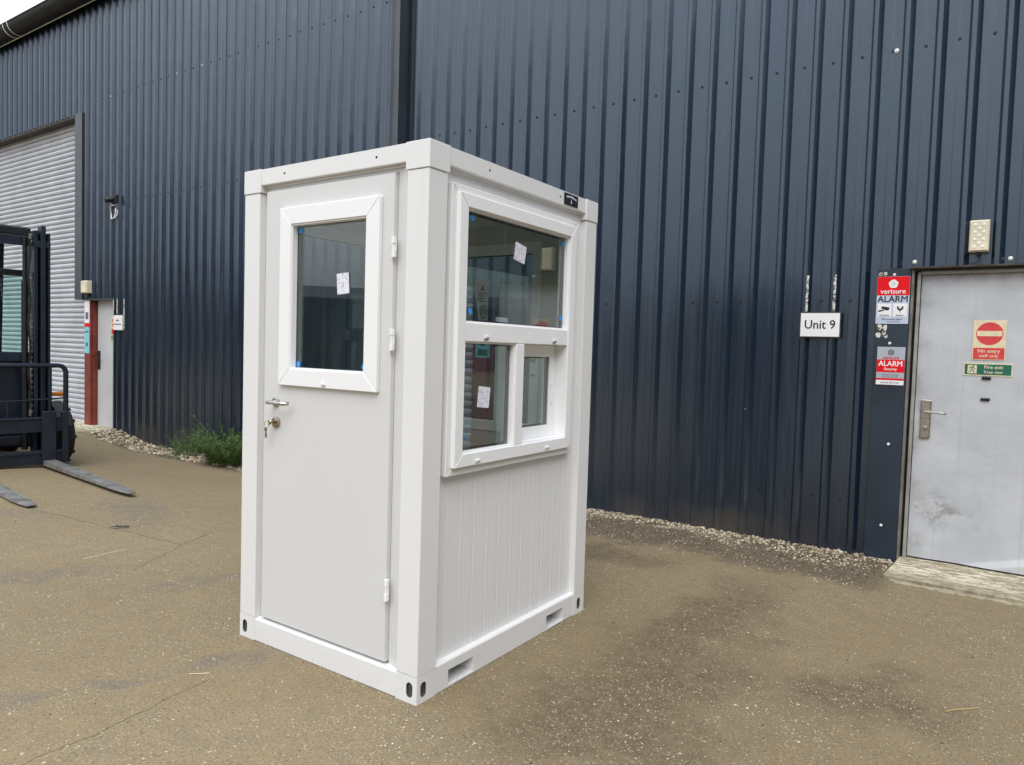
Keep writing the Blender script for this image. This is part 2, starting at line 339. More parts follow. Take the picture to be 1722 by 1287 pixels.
# ------------------------------------------------------------------ mesh builder
OFF = {}
class MB:
    def __init__(s, M=None): s.bm = bmesh.new(); s.M = M or Matrix()
    def _add(s, verts, faces, mi=0, bev=0., seg=1, smooth=False):
        t = bmesh.new(); vs = [t.verts.new(v) for v in verts]
        for fc in faces: t.faces.new([vs[i] for i in fc])
        bmesh.ops.recalc_face_normals(t, faces=t.faces)
        if bev > 0: bmesh.ops.bevel(t, geom=list(t.edges), offset=bev, segments=seg, affect='EDGES', profile=.5)
        s._merge(t, mi, smooth)
    def _merge(s, t, mi=0, smooth=False):
        mp = {}
        for v in t.verts: mp[v] = s.bm.verts.new(s.M @ v.co)
        for fc in t.faces:
            try: q = s.bm.faces.new([mp[v] for v in fc.verts])
            except ValueError: continue
            q.material_index = mi; q.smooth = smooth
        t.free()
    def box(s, a, b, bev=0., mi=0, seg=1):
        x0, y0, z0 = (min(p, q) for p, q in zip(a, b)); x1, y1, z1 = (max(p, q) for p, q in zip(a, b))
        v = [(x0, y0, z0), (x1, y0, z0), (x1, y1, z0), (x0, y1, z0), (x0, y0, z1), (x1, y0, z1), (x1, y1, z1), (x0, y1, z1)]
        s._add(v, [(0, 3, 2, 1), (4, 5, 6, 7), (0, 1, 5, 4), (1, 2, 6, 5), (2, 3, 7, 6), (3, 0, 4, 7)], mi, bev, seg); return s
    def prism(s, pts, y0, y1, bev=0., mi=0, axis='y'):
        """pts in the x-z plane extruded along y (axis='y'), in x-y along z ('z') or in y-z along x ('x')"""
        n = len(pts)
        def P(p, d): return (p[0], d, p[1]) if axis == 'y' else (p[0], p[1], d) if axis == 'z' else (d, p[0], p[1])
        v = [P(p, y0) for p in pts] + [P(p, y1) for p in pts]
        s._add(v, [tuple(range(n)), tuple(range(2 * n - 1, n - 1, -1))] + [(i, (i + 1) % n, n + (i + 1) % n, n + i) for i in range(n)], mi, bev); return s
    def ring(s, x0, x1, z0, z1, wd, y0, y1, bev=.0015, mi=0):
        X0, X1, Z0, Z1 = x0 + wd, x1 - wd, z0 + wd, z1 - wd
        for q in ([(x0, z0), (x1, z0), (X1, Z0), (X0, Z0)], [(x1, z0), (x1, z1), (X1, Z1), (X1, Z0)],
                  [(x1, z1), (x0, z1), (X0, Z1), (X1, Z1)], [(x0, z1), (x0, z0), (X0, Z0), (X0, Z1)]):
            s.prism(q, y0, y1, bev, mi)
        return s
    def cyl(s, a, b, r0, r1=None, n=16, mi=0, cap=True):
        r1 = r0 if r1 is None else r1; a = Vector(a); b = Vector(b); d = (b - a).normalized()
        x = d.orthogonal().normalized(); y = d.cross(x)
        t = bmesh.new(); A = []; B = []
        for i in range(n):
            o = x * math.cos(2 * math.pi * i / n) + y * math.sin(2 * math.pi * i / n)
            A.append(t.verts.new(a + o * r0)); B.append(t.verts.new(b + o * r1))
        sd = [t.faces.new((A[i], A[(i + 1) % n], B[(i + 1) % n], B[i])) for i in range(n)]
        if cap: t.faces.new(A[::-1]); t.faces.new(B)
        s._merge(t, mi, True); return s
    def tube(s, pts, rad, n=10, mi=0, closed=False):
        pts = [Vector(p) for p in pts]; t = bmesh.new(); rings = []
        m = len(pts); up = None
        for i, p in enumerate(pts):
            a = pts[i - 1] if (i > 0 or closed) else p; b = pts[(i + 1) % m] if (i < m - 1 or closed) else p
            d = (b - a).normalized()
            if up is None: x = d.orthogonal().normalized()
            else: x = (up - d * up.dot(d)).normalized()
            up = x; y = d.cross(x); rr = rad[i] if isinstance(rad, (list, tuple)) else rad
            rings.append([t.verts.new(p + (x * math.cos(2 * math.pi * k / n) + y * math.sin(2 * math.pi * k / n)) * rr) for k in range(n)])
        for i in range(m - 1 + (1 if closed else 0)):
            A, B = rings[i], rings[(i + 1) % m]
            for k in range(n): t.faces.new((A[k], A[(k + 1) % n], B[(k + 1) % n], B[k]))
        if not closed: t.faces.new(rings[0][::-1]); t.faces.new(rings[-1])
        s._merge(t, mi, True); return s
    def lathe(s, prof, c, axis='y', n=24, mi=0):
        """prof: list of (radius, height along axis)"""
        t = bmesh.new(); rings = []
        for rr, h in prof:
            ring = []
            for k in range(n):
                a = 2 * math.pi * k / n; p, q = rr * math.cos(a), rr * math.sin(a)
                ring.append(t.verts.new(Vector(c) + Vector((p, h, q) if axis == 'y' else (p, q, h) if axis == 'z' else (h, p, q))))
            rings.append(ring)
        for A, B in zip(rings, rings[1:]):
            for k in range(n): t.faces.new((A[k], A[(k + 1) % n], B[(k + 1) % n], B[k]))
        t.faces.new(rings[0][::-1]); t.faces.new(rings[-1])
        bmesh.ops.recalc_face_normals(t, faces=t.faces)
        s._merge(t, mi, True); return s
    def plate(s, x0, x1, z0, z1, y, holes, depth=.02, mi_back=1, mi_side=0, back=True):
        """a sheet facing -y with real openings; each hole is a list of (x,z) with its walls going in by depth"""
        t = bmesh.new(); E = []
        def loop(ps):
            vs = [t.verts.new((p[0], y, p[1])) for p in ps]
            for i in range(len(vs)): E.append(t.edges.new((vs[i], vs[(i + 1) % len(vs)])))
        loop([(x0, z0), (x1, z0), (x1, z1), (x0, z1)])
        for h in holes: loop(h)
        bmesh.ops.triangle_fill(t, edges=E, use_beauty=True, use_dissolve=False)
        for fc in t.faces:
            if fc.normal.y > 0: fc.normal_flip()
        s._merge(t, 0, False)
        for h in holes:
            t = bmesh.new(); n = len(h)
            A = [t.verts.new((p[0], y, p[1])) for p in h]; B = [t.verts.new((p[0], y + depth, p[1])) for p in h]
            for i in range(n): t.faces.new((A[i], A[(i + 1) % n], B[(i + 1) % n], B[i]))
            s._merge(t, mi_side, n > 6)
            if back:
                t = bmesh.new(); t.faces.new([t.verts.new((p[0], y + depth, p[1])) for p in h]); s._merge(t, mi_back)
        return s
    def build(s, name, mats, parent=None, sharp=35):
        me = bpy.data.meshes.new(name); off = OFF.get(parent.name, Vector()) if parent else Vector()
        if off.length: bmesh.ops.translate(s.bm, verts=s.bm.verts, vec=-off)
        s.bm.to_mesh(me); s.bm.free()
        for m in (mats if isinstance(mats, (list, tuple)) else [mats]): me.materials.append(m)
        sm_ = [p.use_smooth for p in me.polygons]
        me.set_sharp_from_angle(angle=R(sharp))
        me.polygons.foreach_set('use_smooth', sm_)
        o = bpy.data.objects.new(name, me); C.objects.link(o)
        if parent:
            o.parent = parent; OFF[o.name] = off
        return o
def oval(cx, cz, rx, rz, n=20):
    pts = []
    st = rz - rx
    for i in range(n):
        a = 2 * math.pi * i / n
        pts.append((cx + rx * math.cos(a), cz + rx * math.sin(a) + (st if math.sin(a) >= 0 else -st)))
    return pts
def disc(cx, cz, r_, n=12): return [(cx + r_ * math.cos(2 * math.pi * i / n), cz + r_ * math.sin(2 * math.pi * i / n)) for i in range(n)]
def thing(name, label, cat, loc=(0, 0, 0), rz=0., group=None, local=False):
    o = bpy.data.objects.new(name, None); C.objects.link(o); o.location = loc; o.rotation_euler = (0, 0, rz); o.empty_display_size = .1
    OFF[o.name] = Vector() if local else Vector(loc)
    o['label'] = label; o['category'] = cat
    if group: o['group'] = group
    return o
def tag(o, label, cat, group=None, kind=None):
    if label: o['label'] = label
    if cat: o['category'] = cat
    if group: o['group'] = group
    if kind: o['kind'] = kind
    return o
def text(body, size, x, z, y, mat, parent, name='lettering', M=None, align='CENTER', bold=0., sx=1., rot=0., extr=.0004):
    cu = bpy.data.curves.new('t', 'FONT'); cu.body = body; cu.size = size; cu.align_x = align; cu.align_y = 'CENTER'
    cu.extrude = extr; cu.resolution_u = 3
    to = bpy.data.objects.new('t', cu); C.objects.link(to)
    dg = bpy.context.evaluated_depsgraph_get(); me = bpy.data.meshes.new_from_object(to.evaluated_get(dg))
    bpy.data.objects.remove(to)
    if bold:
        b2 = bmesh.new(); b2.from_mesh(me); src = list(b2.verts) + list(b2.edges) + list(b2.faces)
        for q, (dx, dy) in enumerate(((-bold, 0), (bold, 0), (0, -bold * .8), (0, bold * .8))):
            dd = bmesh.ops.duplicate(b2, geom=src)['geom']
            bmesh.ops.translate(b2, verts=[e for e in dd if isinstance(e, bmesh.types.BMVert)], vec=(dx, dy, .00004 * (q + 1)))
        b2.to_mesh(me); b2.free()
    T = (M or Matrix()) @ Matrix.Translation((x, y, z)) @ Matrix.Rotation(rot, 4, 'Y') @ Matrix.Rotation(R(90), 4, 'X') @ Matrix.Diagonal((sx, 1, 1, 1))
    me.transform(T); me.materials.clear(); me.materials.append(mat); me.name = name
    off = OFF.get(parent.name, Vector())
    if off.length: me.transform(Matrix.Translation(-off))
    o = bpy.data.objects.new(name, me); C.objects.link(o); o.parent = parent; OFF[o.name] = off
    return o

# ------------------------------------------------------------------ ground
def sm(t): t = max(0., min(1., t)); return t * t * (3 - 2 * t)
def gz(x, y): return -.15 * sm((-x - 2.) / 3.) * sm((y - .8) / 2.6) * (1 - sm((-x - 8.8) / 1.3))
def axis_pts(a, b, st): return [a + st * i for i in range(int(round((b - a) / st)) + 1)]
xs = [-400, -150, -60, -30, -20] + axis_pts(-16, 6, .25) + [10, 20, 40, 150, 400]
ys = [-400, -150, -60, -20, -8, -4] + axis_pts(-2, 4.5, .25) + [8, 20, 60, 150, 400]
bm = bmesh.new(); G = [[bm.verts.new((x, y, gz(x, y))) for x in xs] for y in ys]
for j in range(len(ys) - 1):
    for i in range(len(xs) - 1): bm.faces.new((G[j][i], G[j][i + 1], G[j + 1][i + 1], G[j + 1][i])).smooth = True
me = bpy.data.meshes.new('ground'); bm.to_mesh(me); bm.free(); me.materials.append(M_GROUND)
g = bpy.data.objects.new('ground', me); C.objects.link(g); g['kind'] = 'structure'; g['label'] = 'brown worn concrete yard with fine pale aggregate'

# ------------------------------------------------------------------ warehouse
YR, YL = 3.929, 3.809           # pan planes of the right and left bays
wh = thing('warehouse', 'dark grey corrugated metal industrial building behind the white cabin', 'building', (-4, 4, 0))
PITCH = .214
def clad(mb, x0, x1, z0, z1, y, phase, mi=0):
    """trapezoid profile sheets: pan at y, crests 30 mm proud; rib right foot at phase + k*PITCH"""
    k0 = math.floor((x0 - phase) / PITCH); P = []
    k = k0
    while phase + k * PITCH - .1 < x1:
        b = phase + k * PITCH
        for dx, dy in ((-.080, 0), (-.062, -.034), (-.0595, -.036), (-.0325, -.036), (-.030, -.034), (0, 0), (.062, 0), (.065, -.0009), (.069, -.0009), (.072, 0)):
            P.append((b + dx, y + dy))
        k += 1
    P = [p for p in P if x0 < p[0] < x1]
    P = [(x0, y if True else 0)] + P + [(x1, y)]
    bmv = []
    for p in P: bmv.append((s_v(mb, p[0], p[1], z0), s_v(mb, p[0], p[1], z1)))
    for a, b in zip(bmv, bmv[1:]):
        q = mb.bm.faces.new((a[0], b[0], b[1], a[1])); q.material_index = mi; q.smooth = False
def s_v(mb, x, y, z): return mb.bm.verts.new(mb.M @ Vector((x, y, z)))
PH_R, PH_L = .030, -8.205
def screw_row(mb, x0, x1, z, y, phase, skip=.04, white=.1, r_=.0105, jit=.004, dx=.075):
    k = math.ceil((x0 - phase) / PITCH)
    while phase + k * PITCH < x1:
        b = phase + k * PITCH + dx
        rnd = random.random()
        if rnd > skip:
            mi = 2 if rnd > 1 - white else 1
            zz = z + random.uniform(-jit, jit)
            mb.lathe([(r_ * 1.25, 0.), (r_ * 1.2, -.003), (r_ * .75, -.0035), (r_ * .7, -.008)], (b + random.uniform(-.004, .004), y - .0003, zz), 'y', 8, mi)
        k += 1
# right bay
mb = MB()
clad(mb, -3.80, 1.165, -.02, 7.2, YR, PH_R)
clad(mb, 1.165, 2.90, 2.24, 7.2, YR, PH_R)
clad(mb, 2.90, 7.6, 5.3, 7.2, YR, PH_R)
clad(mb, 7.6, 22, -.02, 7.2, YR, PH_R)
for z, wt in ((3.884, .12), (2.0, .06), (5.45, .1), (.42, .10)):
    screw_row(mb, -3.75, 1.1 if z < 2.2 else 7.5, z, YR, PH_R, .03 if z > 2.2 else .35, wt)
# white capped screws over the door
for x in (1.395, 1.505, 1.99): mb.lathe([(.016, 0), (.015, -.005), (.008, -.010)], (x, YR - .0003, 2.285), 'y', 10, 2)
# white cap high on the wall
mb.lathe([(.018, 0), (.017, -.005), (.008, -.010)], (1.197, YR - .0003, 3.885), 'y', 10, 2)
mb.build('cladding', [M_CLAD, M_SCREW, M_SCREWW], wh)
# left bay
mb = MB()
clad(mb, -10.066, -3.98, -.19, 7.2, YL, PH_L)
clad(mb, -11.12, -10.066, 2.175, 7.2, YL, PH_L)
clad(mb, -16.2, -11.12, 5.33, 7.2, YL, PH_L)
clad(mb, -30, -16.2, -.19, 7.2, YL, PH_L)
for z, wt in ((3.74, .08), (5.46, .08), (.5, .04)):
    screw_row(mb, -10.1 if z < 5 else -11, -4.1, z, YL, PH_L, .02 if z > 1 else .6, wt, .010)
mb.build('cladding', [M_CLAD, M_SCREW, M_SCREWW], wh)
# corner flashing where the left bay steps forward
mb = MB()
mb.prism([(-3.985, YL), (-3.985, YL - .034), (-3.945, YL - .034), (-3.93, YL - .012), (-3.86, YL - .012), (-3.845, YL - .034), (-3.815, YL - .034), (-3.815, YR + .02), (-3.985, YR + .02)], -.19, 7.2, 0, axis='z')
mb.build('corner_flashing', M_TRIM, wh)
mb = MB(); mb.box((-3.8145, YR - .004, -.1), (-3.785, YR + .05, 7.19), 0)
mb.build('step_shade_strip', M_GUTTER, wh)  # black strip standing in for the deep shade where the bays step
# sheet lap trim above shutter and beside it
mb = MB(); mb.box((-11.36, YL - .055, 2.165), (-11.115, YL + .05, 5.33), .004)
mb.build('shutter_trim', M_TRIM, wh)
mb = MB(); mb.box((-16.2, YL - .012, 5.29), (-11.37, YL + .30, 5.329), 0)
mb.build('shutter_lintel', M_BROWN, wh)
def shutter(x0, x1, y):
    mb = MB(); z = -.12; P = []
    while z < 5.3:
        for dz, dy in ((0, .020), (.006, .004), (.020, -.008), (.045, -.014), (.068, -.008), (.080, .004), (.084, .020)): P.append((z + dz, y + dy))
        z += .090
    L = [(s_v(mb, x0, p[1], p[0]), s_v(mb, x1, p[1], p[0])) for p in P]
    for a, b in zip(L, L[1:]):
        q = mb.bm.faces.new((a[0], a[1], b[1], b[0])); q.smooth = False
    return mb.build('roller_shutter', M_SHUT, wh)
shutter(-16.2, -11.0, 3.97)
shutter(2.72, 7.6, 4.05)
# structural red posts beside both doors
mb = MB(); mb.box((-11.10, YL - .01, -.13), (-10.905, 3.94, 2.17), .004); mb.box((-10.898, YL + .03, -.12), (-10.875, 3.945, 2.15), .003)
mb.build('door_post', M_RED, wh)
mb = MB(); mb.box((2.45, YR - .07, -.02), (2.70, 4.02, 2.235), .004)
mb.build('door_post', M_RED, wh)
MB().box((2.445, YR - .078, 1.73), (2.705, YR - .0705, 2.236), .002).build('cover_plate', M_PLATE, wh)  # unseen plate added so the upper post mirrors dark in the side window
mb = MB(); mb.box((2.71, YR - .06, 2.245), (2.93, YR + .03, 5.3), .004); mb.build('shutter_trim', M_TRIM, wh)
mb = MB(); mb.box((7.5, YR - .06, 0), (7.62, YR + .12, 5.3), .004); mb.build('shutter_trim', M_TRIM, wh)
# left door
ld = MB().box((-10.86, 3.905, .0), (-10.0, 3.95, 2.16), .003).build('door', M_GREYF, wh); ld.data.materials[0] = simple('pale_grey_door', (.50, .51, .52), .4, var=.06, scale=2); ld['label'] = 'pale grey far door beside the red post'
mb = MB(); mb.box((-10.835, 3.893, .98), (-10.765, 3.9045, 1.30), .003); mb.cyl((-10.80, 3.893, 1.17), (-10.80, 3.84, 1.17), .012); mb.cyl((-10.80, 3.84, 1.17), (-10.67, 3.84, 1.165), .011)
mb.build('door_handle', M_SCREW, ld)
mb = MB(); mb.box((-11.11, YL - .03, 2.150), (-10.065, 3.99, 2.174), .003); mb.box((-10.090, YL - .036, -.15), (-10.065, 3.99, 2.149), .003)
mb.build('door_frame', M_TRIM, wh)
# right door: flat cover plate, jamb, lintel, leaf
mb = MB(); mb.box((1.158, YR - .045, -.02), (1.382, YR - .001, 2.236), .003)
for z, x in ((2.19, 1.27), (1.67, 1.262), (.90, 1.29), (.27, 1.27)): mb.lathe([(.011, 0), (.010, -.004), (.006, -.006)], (x, YR - .0455, z), 'y', 10, 1)
pl = mb.build('cover_plate', [M_PLATE, M_SCREWW], wh)
mb = MB(); mb.box((1.384, YR - .040, .03), (1.404, YR + .06, 2.225), .002); mb.build('door_jamb', M_JAMB, wh)
mb = MB(); mb.box((1.4215, YR - .012, .04), (1.444, YR + .06, 2.205), .002); mb.box((1.4445, YR - .012, 2.188), (2.44, YR + .06, 2.212), .002); mb.box((1.4045, YR + .02, .04), (1.421, YR + .06, 2.215), 0., 1)
mb.build('door_frame', [M_GREYF, M_HOLE_SHADE], wh)
mb = MB(); mb.box((1.37, YR - .075, 2.228), (2.9, YR + .05, 2.242), .001); mb.box((1.385, YR - .03, 2.2135), (2.45, YR + .06, 2.2275), .001); mb.build('door_lintel', M_BROWN, wh)
# leaf with buckled foot
nx, nz_ = 56, 120; x0, x1, z0, z1 = 1.449, 2.43, .055, 2.186
bm = bmesh.new(); G = []
def dent(x, z):
    d = 0.
    t1 = max(0., 1 - abs(x - 1.56) / .14); d += .010 * t1 * max(0., 1 - (z - z0) / (.05 + .05 * t1))       # lifted toe, left
    q = (z - z0) - max(0., (x - 1.80)) * .28
    if x > 1.80 and q < 0: d += .020 * min(1., -q / .05)
    d += -.010 * math.exp(-((x - 1.62) ** 2 / .006 + (z - .30) ** 2 / .012)) - .006 * math.exp(-((x - 1.55) ** 2 / .0008 + (z - .38) ** 2 / .006))
    d += -.004 * math.exp(-((x - 1.88) ** 2 / .0006 + (z - .31) ** 2 / .0006)) - .006 * math.exp(-((x - 2.1) ** 2 / .05 + (z - .75) ** 2 / .03))
    return d
for j in range(nz_ + 1):
    row = []
    for i in range(nx + 1):
        x = x0 + (x1 - x0) * i / nx; z = z0 + (z1 - z0) * (j / nz_) ** 1.6
        row.append(bm.verts.new((x, YR + .022 - dent(x, z), z)))
    G.append(row)
for j in range(nz_):
    for i in range(nx): bm.faces.new((G[j][i], G[j][i + 1], G[j + 1][i + 1], G[j + 1][i])).smooth = True
mb = MB(); mb._merge(bm, 0, True); mb.box((x0, YR + .045, z0), (x1, YR + .06, z1))
rd = mb.build('door', M_DOOR, wh); rd['label'] = 'battered grey steel door with dented foot near the numbered sign'
for z in (1.432, 1.278): MB().box((1.862, YR + .010, z - .010), (1.918, YR + .0215, z + .010), .002).build('slot', M_HOLE_SHADE, rd)
mb = MB(); mb.box((1.487, YR + .006, .962), (1.557, YR + .0215, 1.256), .008, seg=2)
mb.lathe([(.020, 0), (.020, -.006), (.013, -.008)], (1.524, YR + .0055, 1.04), 'y', 14); mb.box((1.521, YR - .006, 1.022), (1.527, YR + .001, 1.042), .001)
mb.cyl((1.520, YR + .006, 1.165), (1.520, YR - .045, 1.165), .010); mb.tube([(1.520, YR - .045, 1.165), (1.53, YR - .052, 1.165), (1.60, YR - .054, 1.163), (1.642, YR - .052, 1.160), (1.654, YR - .040, 1.160)], .0085)
mb.build('door_handle', M_STEEL, rd)
# gutter with joint strap, verge, roof and inner walls
mb = MB(); P = []
for i in range(13):
    a = math.pi + math.pi * i / 12
    P.append((3.625 + .17 * math.cos(a), 7.19 + .17 * math.sin(a)))
P += [(3.625 + .155 * math.cos(math.pi * 2 - math.pi * i / 12), 7.19 + .155 * math.sin(math.pi * 2 - math.pi * i / 12)) for i in range(13)]
n = len(P); t = bmesh.new()
A = [t.verts.new((-30, *p)) for p in P]; B = [t.verts.new((22, *p)) for p in P]
for i in range(n): t.faces.new((A[i], A[(i + 1) % n], B[(i + 1) % n], B[i]))
mb._merge(t, 0, True)
mb.tube([(-30, 3.455, 7.195), (22, 3.455, 7.195)], .012)
mb.build('gutter', M_GUTTER, wh)
mb = MB(); mb.tube([(-30, 3.70, 7.026), (22, 3.70, 7.026)], .008, 6); mb.build('eave_strip', M_SCREWW, wh)
for xx in (-13.35, -5.2, 1.4):
    mb = MB()
    for dx in (-.09, .09):
        mb.tube([(xx + dx, 3.625 + .176 * math.cos(math.pi + math.pi * i / 12), 7.19 + .176 * math.sin(math.pi + math.pi * i / 12)) for i in range(13)], .008)
    mb.build('gutter_joint', M_SCREWW, wh)
mb = MB(); mb.prism([(3.70, 7.201), (4.1, 7.201), (20, 9.0), (36, 7.2), (36, 7.1), (36, 7.35), (20, 9.15), (3.62, 7.30)][:3] + [(36, 7.25), (36, 7.40), (20, 9.15), (3.66, 7.30)], -30, 22, 0, axis='x')
mb.build('roof', M_GUTTER, wh)
mb = MB(); mb.box((-30, 4.22, -.1), (22, 4.3, 7.15)); mb.box((-30, 35.9, -.1), (22, 36, 7.15)); mb.box((-30, 4.31, -.1), (-29.9, 35.89, 7.15)); mb.box((21.9, 4.31, -.1), (22, 35.89, 7.15))
mb.box((-30, 4.0, 7.10), (22, 4.21, 7.15))
mb.build('inner_wall', M_GUTTER, wh)

# doorsteps, structure
def slab(name, pts, z0, z1, bev=.012, label=None, mat=None):
    o = MB().prism(pts, z0, z1, bev, axis='z').build(name, mat or M_SLAB); o['kind'] = 'structure'
    if label: o['label'] = label
    return o
slab('doorstep', [(1.36, 3.36), (2.6, 3.33), (7.5, 3.32), (7.5, 4.1), (1.39, 4.1), (1.39, 3.80)], -.1, .042, .014, 'worn white-flecked concrete step below the near grey door')
slab('doorstep_edge', [(1.44, 3.295), (7.5, 3.20), (7.5, 3.318), (2.6, 3.326), (1.40, 3.352)], -.1, .012, .006, 'thin worn kerb edge in front of the near doorstep')
slab('doorstep', [(-16, 3.02), (-10.2, 3.10), (-9.98, 3.76), (-10.06, 3.80), (-10.06, 4.1), (-16, 4.1)], -.3, .02, .01, 'pale concrete apron below the far door')

# gravel (stuff)
def pebbles(name, spots, label, mat=M_PEB):
    base = bmesh.new(); bmesh.ops.create_icosphere(base, subdivisions=1, radius=1.0)
    bv = [v.co.copy() for v in base.verts]; bf = [[v.index for v in fc.verts] for fc in base.faces]; base.free()
    V = []; F = []
    for (x, y, z, s) in spots:
        sx, sy, sz = s * random.uniform(.7, 1.35), s * random.uniform(.7, 1.2), s * random.uniform(.45, .8)
        a = random.uniform(0, 6.28); ca, sa = math.cos(a), math.sin(a); n0 = len(V)
        j = [random.uniform(.82, 1.15) for _ in bv]
        for k, b in enumerate(bv):
            px, py, pz = b.x * sx * j[k], b.y * sy * j[k], b.z * sz * j[k]
            V.append((x + px * ca - py * sa, y + px * sa + py * ca, z + pz))
        F += [[n0 + i for i in q] for q in bf]
    me = bpy.data.meshes.new(name); me.from_pydata(V, [], F); me.materials.append(mat)
    me.polygons.foreach_set('use_smooth', [True] * len(me.polygons))
    o = bpy.data.objects.new(name, me); C.objects.link(o); o['kind'] = 'stuff'; o['label'] = label; return o
sp = []
for _ in range(4200):
    x = random.uniform(-2.0, 1.36); t = random.random() ** 1.25
    wd = .30 + .10 * math.sin(x * 3.1) + .06 * math.sin(x * 9) + (.18 * sm((x - .4) / .8))
    y = 3.93 - t * wd; s = random.choice((.005, .007, .009, .011, .013)) * (1.25 - .5 * t)
    if math.sin(x * 7.3 + y * 9) + math.sin(x * 17.1 - y * 23) < -1.1 and t > .35: continue
    sp.append((x, y, gz(x, y) + .001 + (1 - t) * .012 * random.random(), s))
for _ in range(1500):
    x = random.uniform(-2.2, 1.3); y = 3.93 - random.random() * .95
    sp.append((x, y, gz(x, y) + .001, random.uniform(.003, .008)))
for _ in range(1000):
    x = random.uniform(-3.9, -2.0); y = 3.93 - random.random() ** 1.4 * .35
    sp.append((x, y, gz(x, y) + .004, random.uniform(.006, .016)))
for _ in range(3000):
    x = random.uniform(-10.1, -4.0); t = random.random() ** 1.2; y = 3.80 - t * (.36 + .05 * math.sin(x * 5) + .1 * sm((-x - 8.4) / 1.2))
    sp.append((x, y, gz(x, y) + .004 + (1 - t) * .03 * random.random(), random.choice((.012, .018, .024, .03))))
pebbles('gravel', sp, 'pale gravel strip along the foot of the wall')
sp = []
for _ in range(1500):
    d = random.uniform(.9, 6.5); a = R(34) + R(random.uniform(-40, 40))
    x = 2.016 - math.sin(a) * d; y = -2.289 + math.cos(a) * d
    if -1.26 < x < .02 and -.02 < y < 1.5 or y > 3.2: continue
    sp.append((x, y, gz(x, y) + .001, random.uniform(.0018, .0045)))
for _ in range(500):
    a = random.gauss(0, 1); x = random.choice(((.63, .95), (1.5, 1.3), (.75, .5)))
    px, py = x[0] + random.gauss(0, .22), x[1] + random.gauss(0, .28)
    if px < .03 and py > -.03 : continue
    sp.append((px, py, .001, random.uniform(.0018, .005)))
for _ in range(420):
    t_ = random.random(); q = random.expovariate(90)
    if random.random() < .5: px, py = -1.24 + 1.24 * t_, -.002 - q
    else: px, py = .002 + q, 1.47 * t_
    sp.append((px, py, .0005, random.uniform(.0012, .0032)))
pebbles('loose_grit', sp, 'loose pale grit scattered over the yard')
# dark litter leaves
sp = []
for _ in range(160):
    x = random.uniform(-9, 3); y = random.uniform(-1.5, 3.2)
    if -1.26 < x < .02 and -.02 < y < 1.5: continue
    sp.append((x, y, gz(x, y) + .002, random.uniform(.003, .006)))
for _ in range(420):
    x = random.uniform(-2, 1.3); y = 3.93 - random.random() * .7
    sp.append((x, y, gz(x, y) + .003, random.uniform(.003, .009)))
pebbles('leaf_litter', sp, 'scraps of dark leaf litter on the yard', simple('litter_brown', (.075, .048, .030), .8, var=.5, scale=20))

# weeds
def weed(name, label, cx, cy, n, h, spread, mat, group, lean=.35, whorl=.016, needle=.045, seed=1):
    rnd = random.Random(seed); V = []; F = []
    def blade(p, d, L, wd):
        s = d.cross(Vector((0, 0, 1))); s = s.normalized() * wd if s.length > 1e-4 else Vector((wd, 0, 0))
        a = len(V); q = p + d * L * .55 + Vector((0, 0, .1 * L)); e = p + d * L
        V.extend([p - s * .4, p + s * .4, q + s, q - s, e]); F.extend([(a, a + 1, a + 2, a + 3), (a + 3, a + 2, a + 4)])
    for i in range(n):
        a = rnd.uniform(0, 6.28); rr = spread * rnd.random() ** .7
        p = Vector((cx + rr * math.cos(a), cy + min(.6 * rr * math.sin(a), .06), 0)); p.z = gz(p.x, p.y)
        H = h * rnd.uniform(.45, 1.) * (1 - .35 * rr / spread); d = Vector((lean * math.cos(a) + rnd.uniform(-.15, .15), lean * .5 * math.sin(a) - .1, 1)).normalized()
        st = int(H / whorl); pts = []
        for k in range(st):
            t = k / st; pos = p + d * H * t + Vector((d.x, d.y, -.2)) * (H * .35 * t * t)
            if t > .05:
                L = needle * (1 - .7 * t) * rnd.uniform(.5, 1.3); m = 4
                for j in range(m):
                    b = rnd.uniform(0, 6.28)
                    blade(pos, Vector((math.cos(b), math.sin(b), rnd.uniform(-.1, .9))).normalized(), L, .0036)
            pts.append(pos)
        for k in range(0, len(pts) - 1, 3):
            blade(pts[k], (pts[min(k + 3, len(pts) - 1)] - pts[k] + Vector((0, 0, 1e-5))).normalized(), whorl * 4, .0013)
    me = bpy.data.meshes.new(name); me.from_pydata(V, [], F); me.materials.append(mat)
    o = bpy.data.objects.new(name, me); C.objects.link(o); tag(o, label, 'weed', group); return o
G_W = 'weeds at the foot of the wall'
weed('weed', 'tall bushy green weed against the wall left of the cabin', -6.66, 3.60, 75, .92, .33, M_WEED, G_W, .75, .017, .115, 3)
weed('weed', 'smaller thin green weed left of the bushy one', -7.70, 3.66, 20, .58, .22, M_WEED, G_W, .6, .018, .09, 5)
weed('weed', 'slim upright weed between the far door and the bushy weed', -8.15, 3.68, 5, .34, .12, M_WEED, G_W, 1.1, .02, .07, 9)
weed('weed', 'low pale grey-green weed on the gravel in front of the thin one', -7.75, 3.46, 40, .10, .26, M_WEED2, G_W, .9, .01, .035, 6)

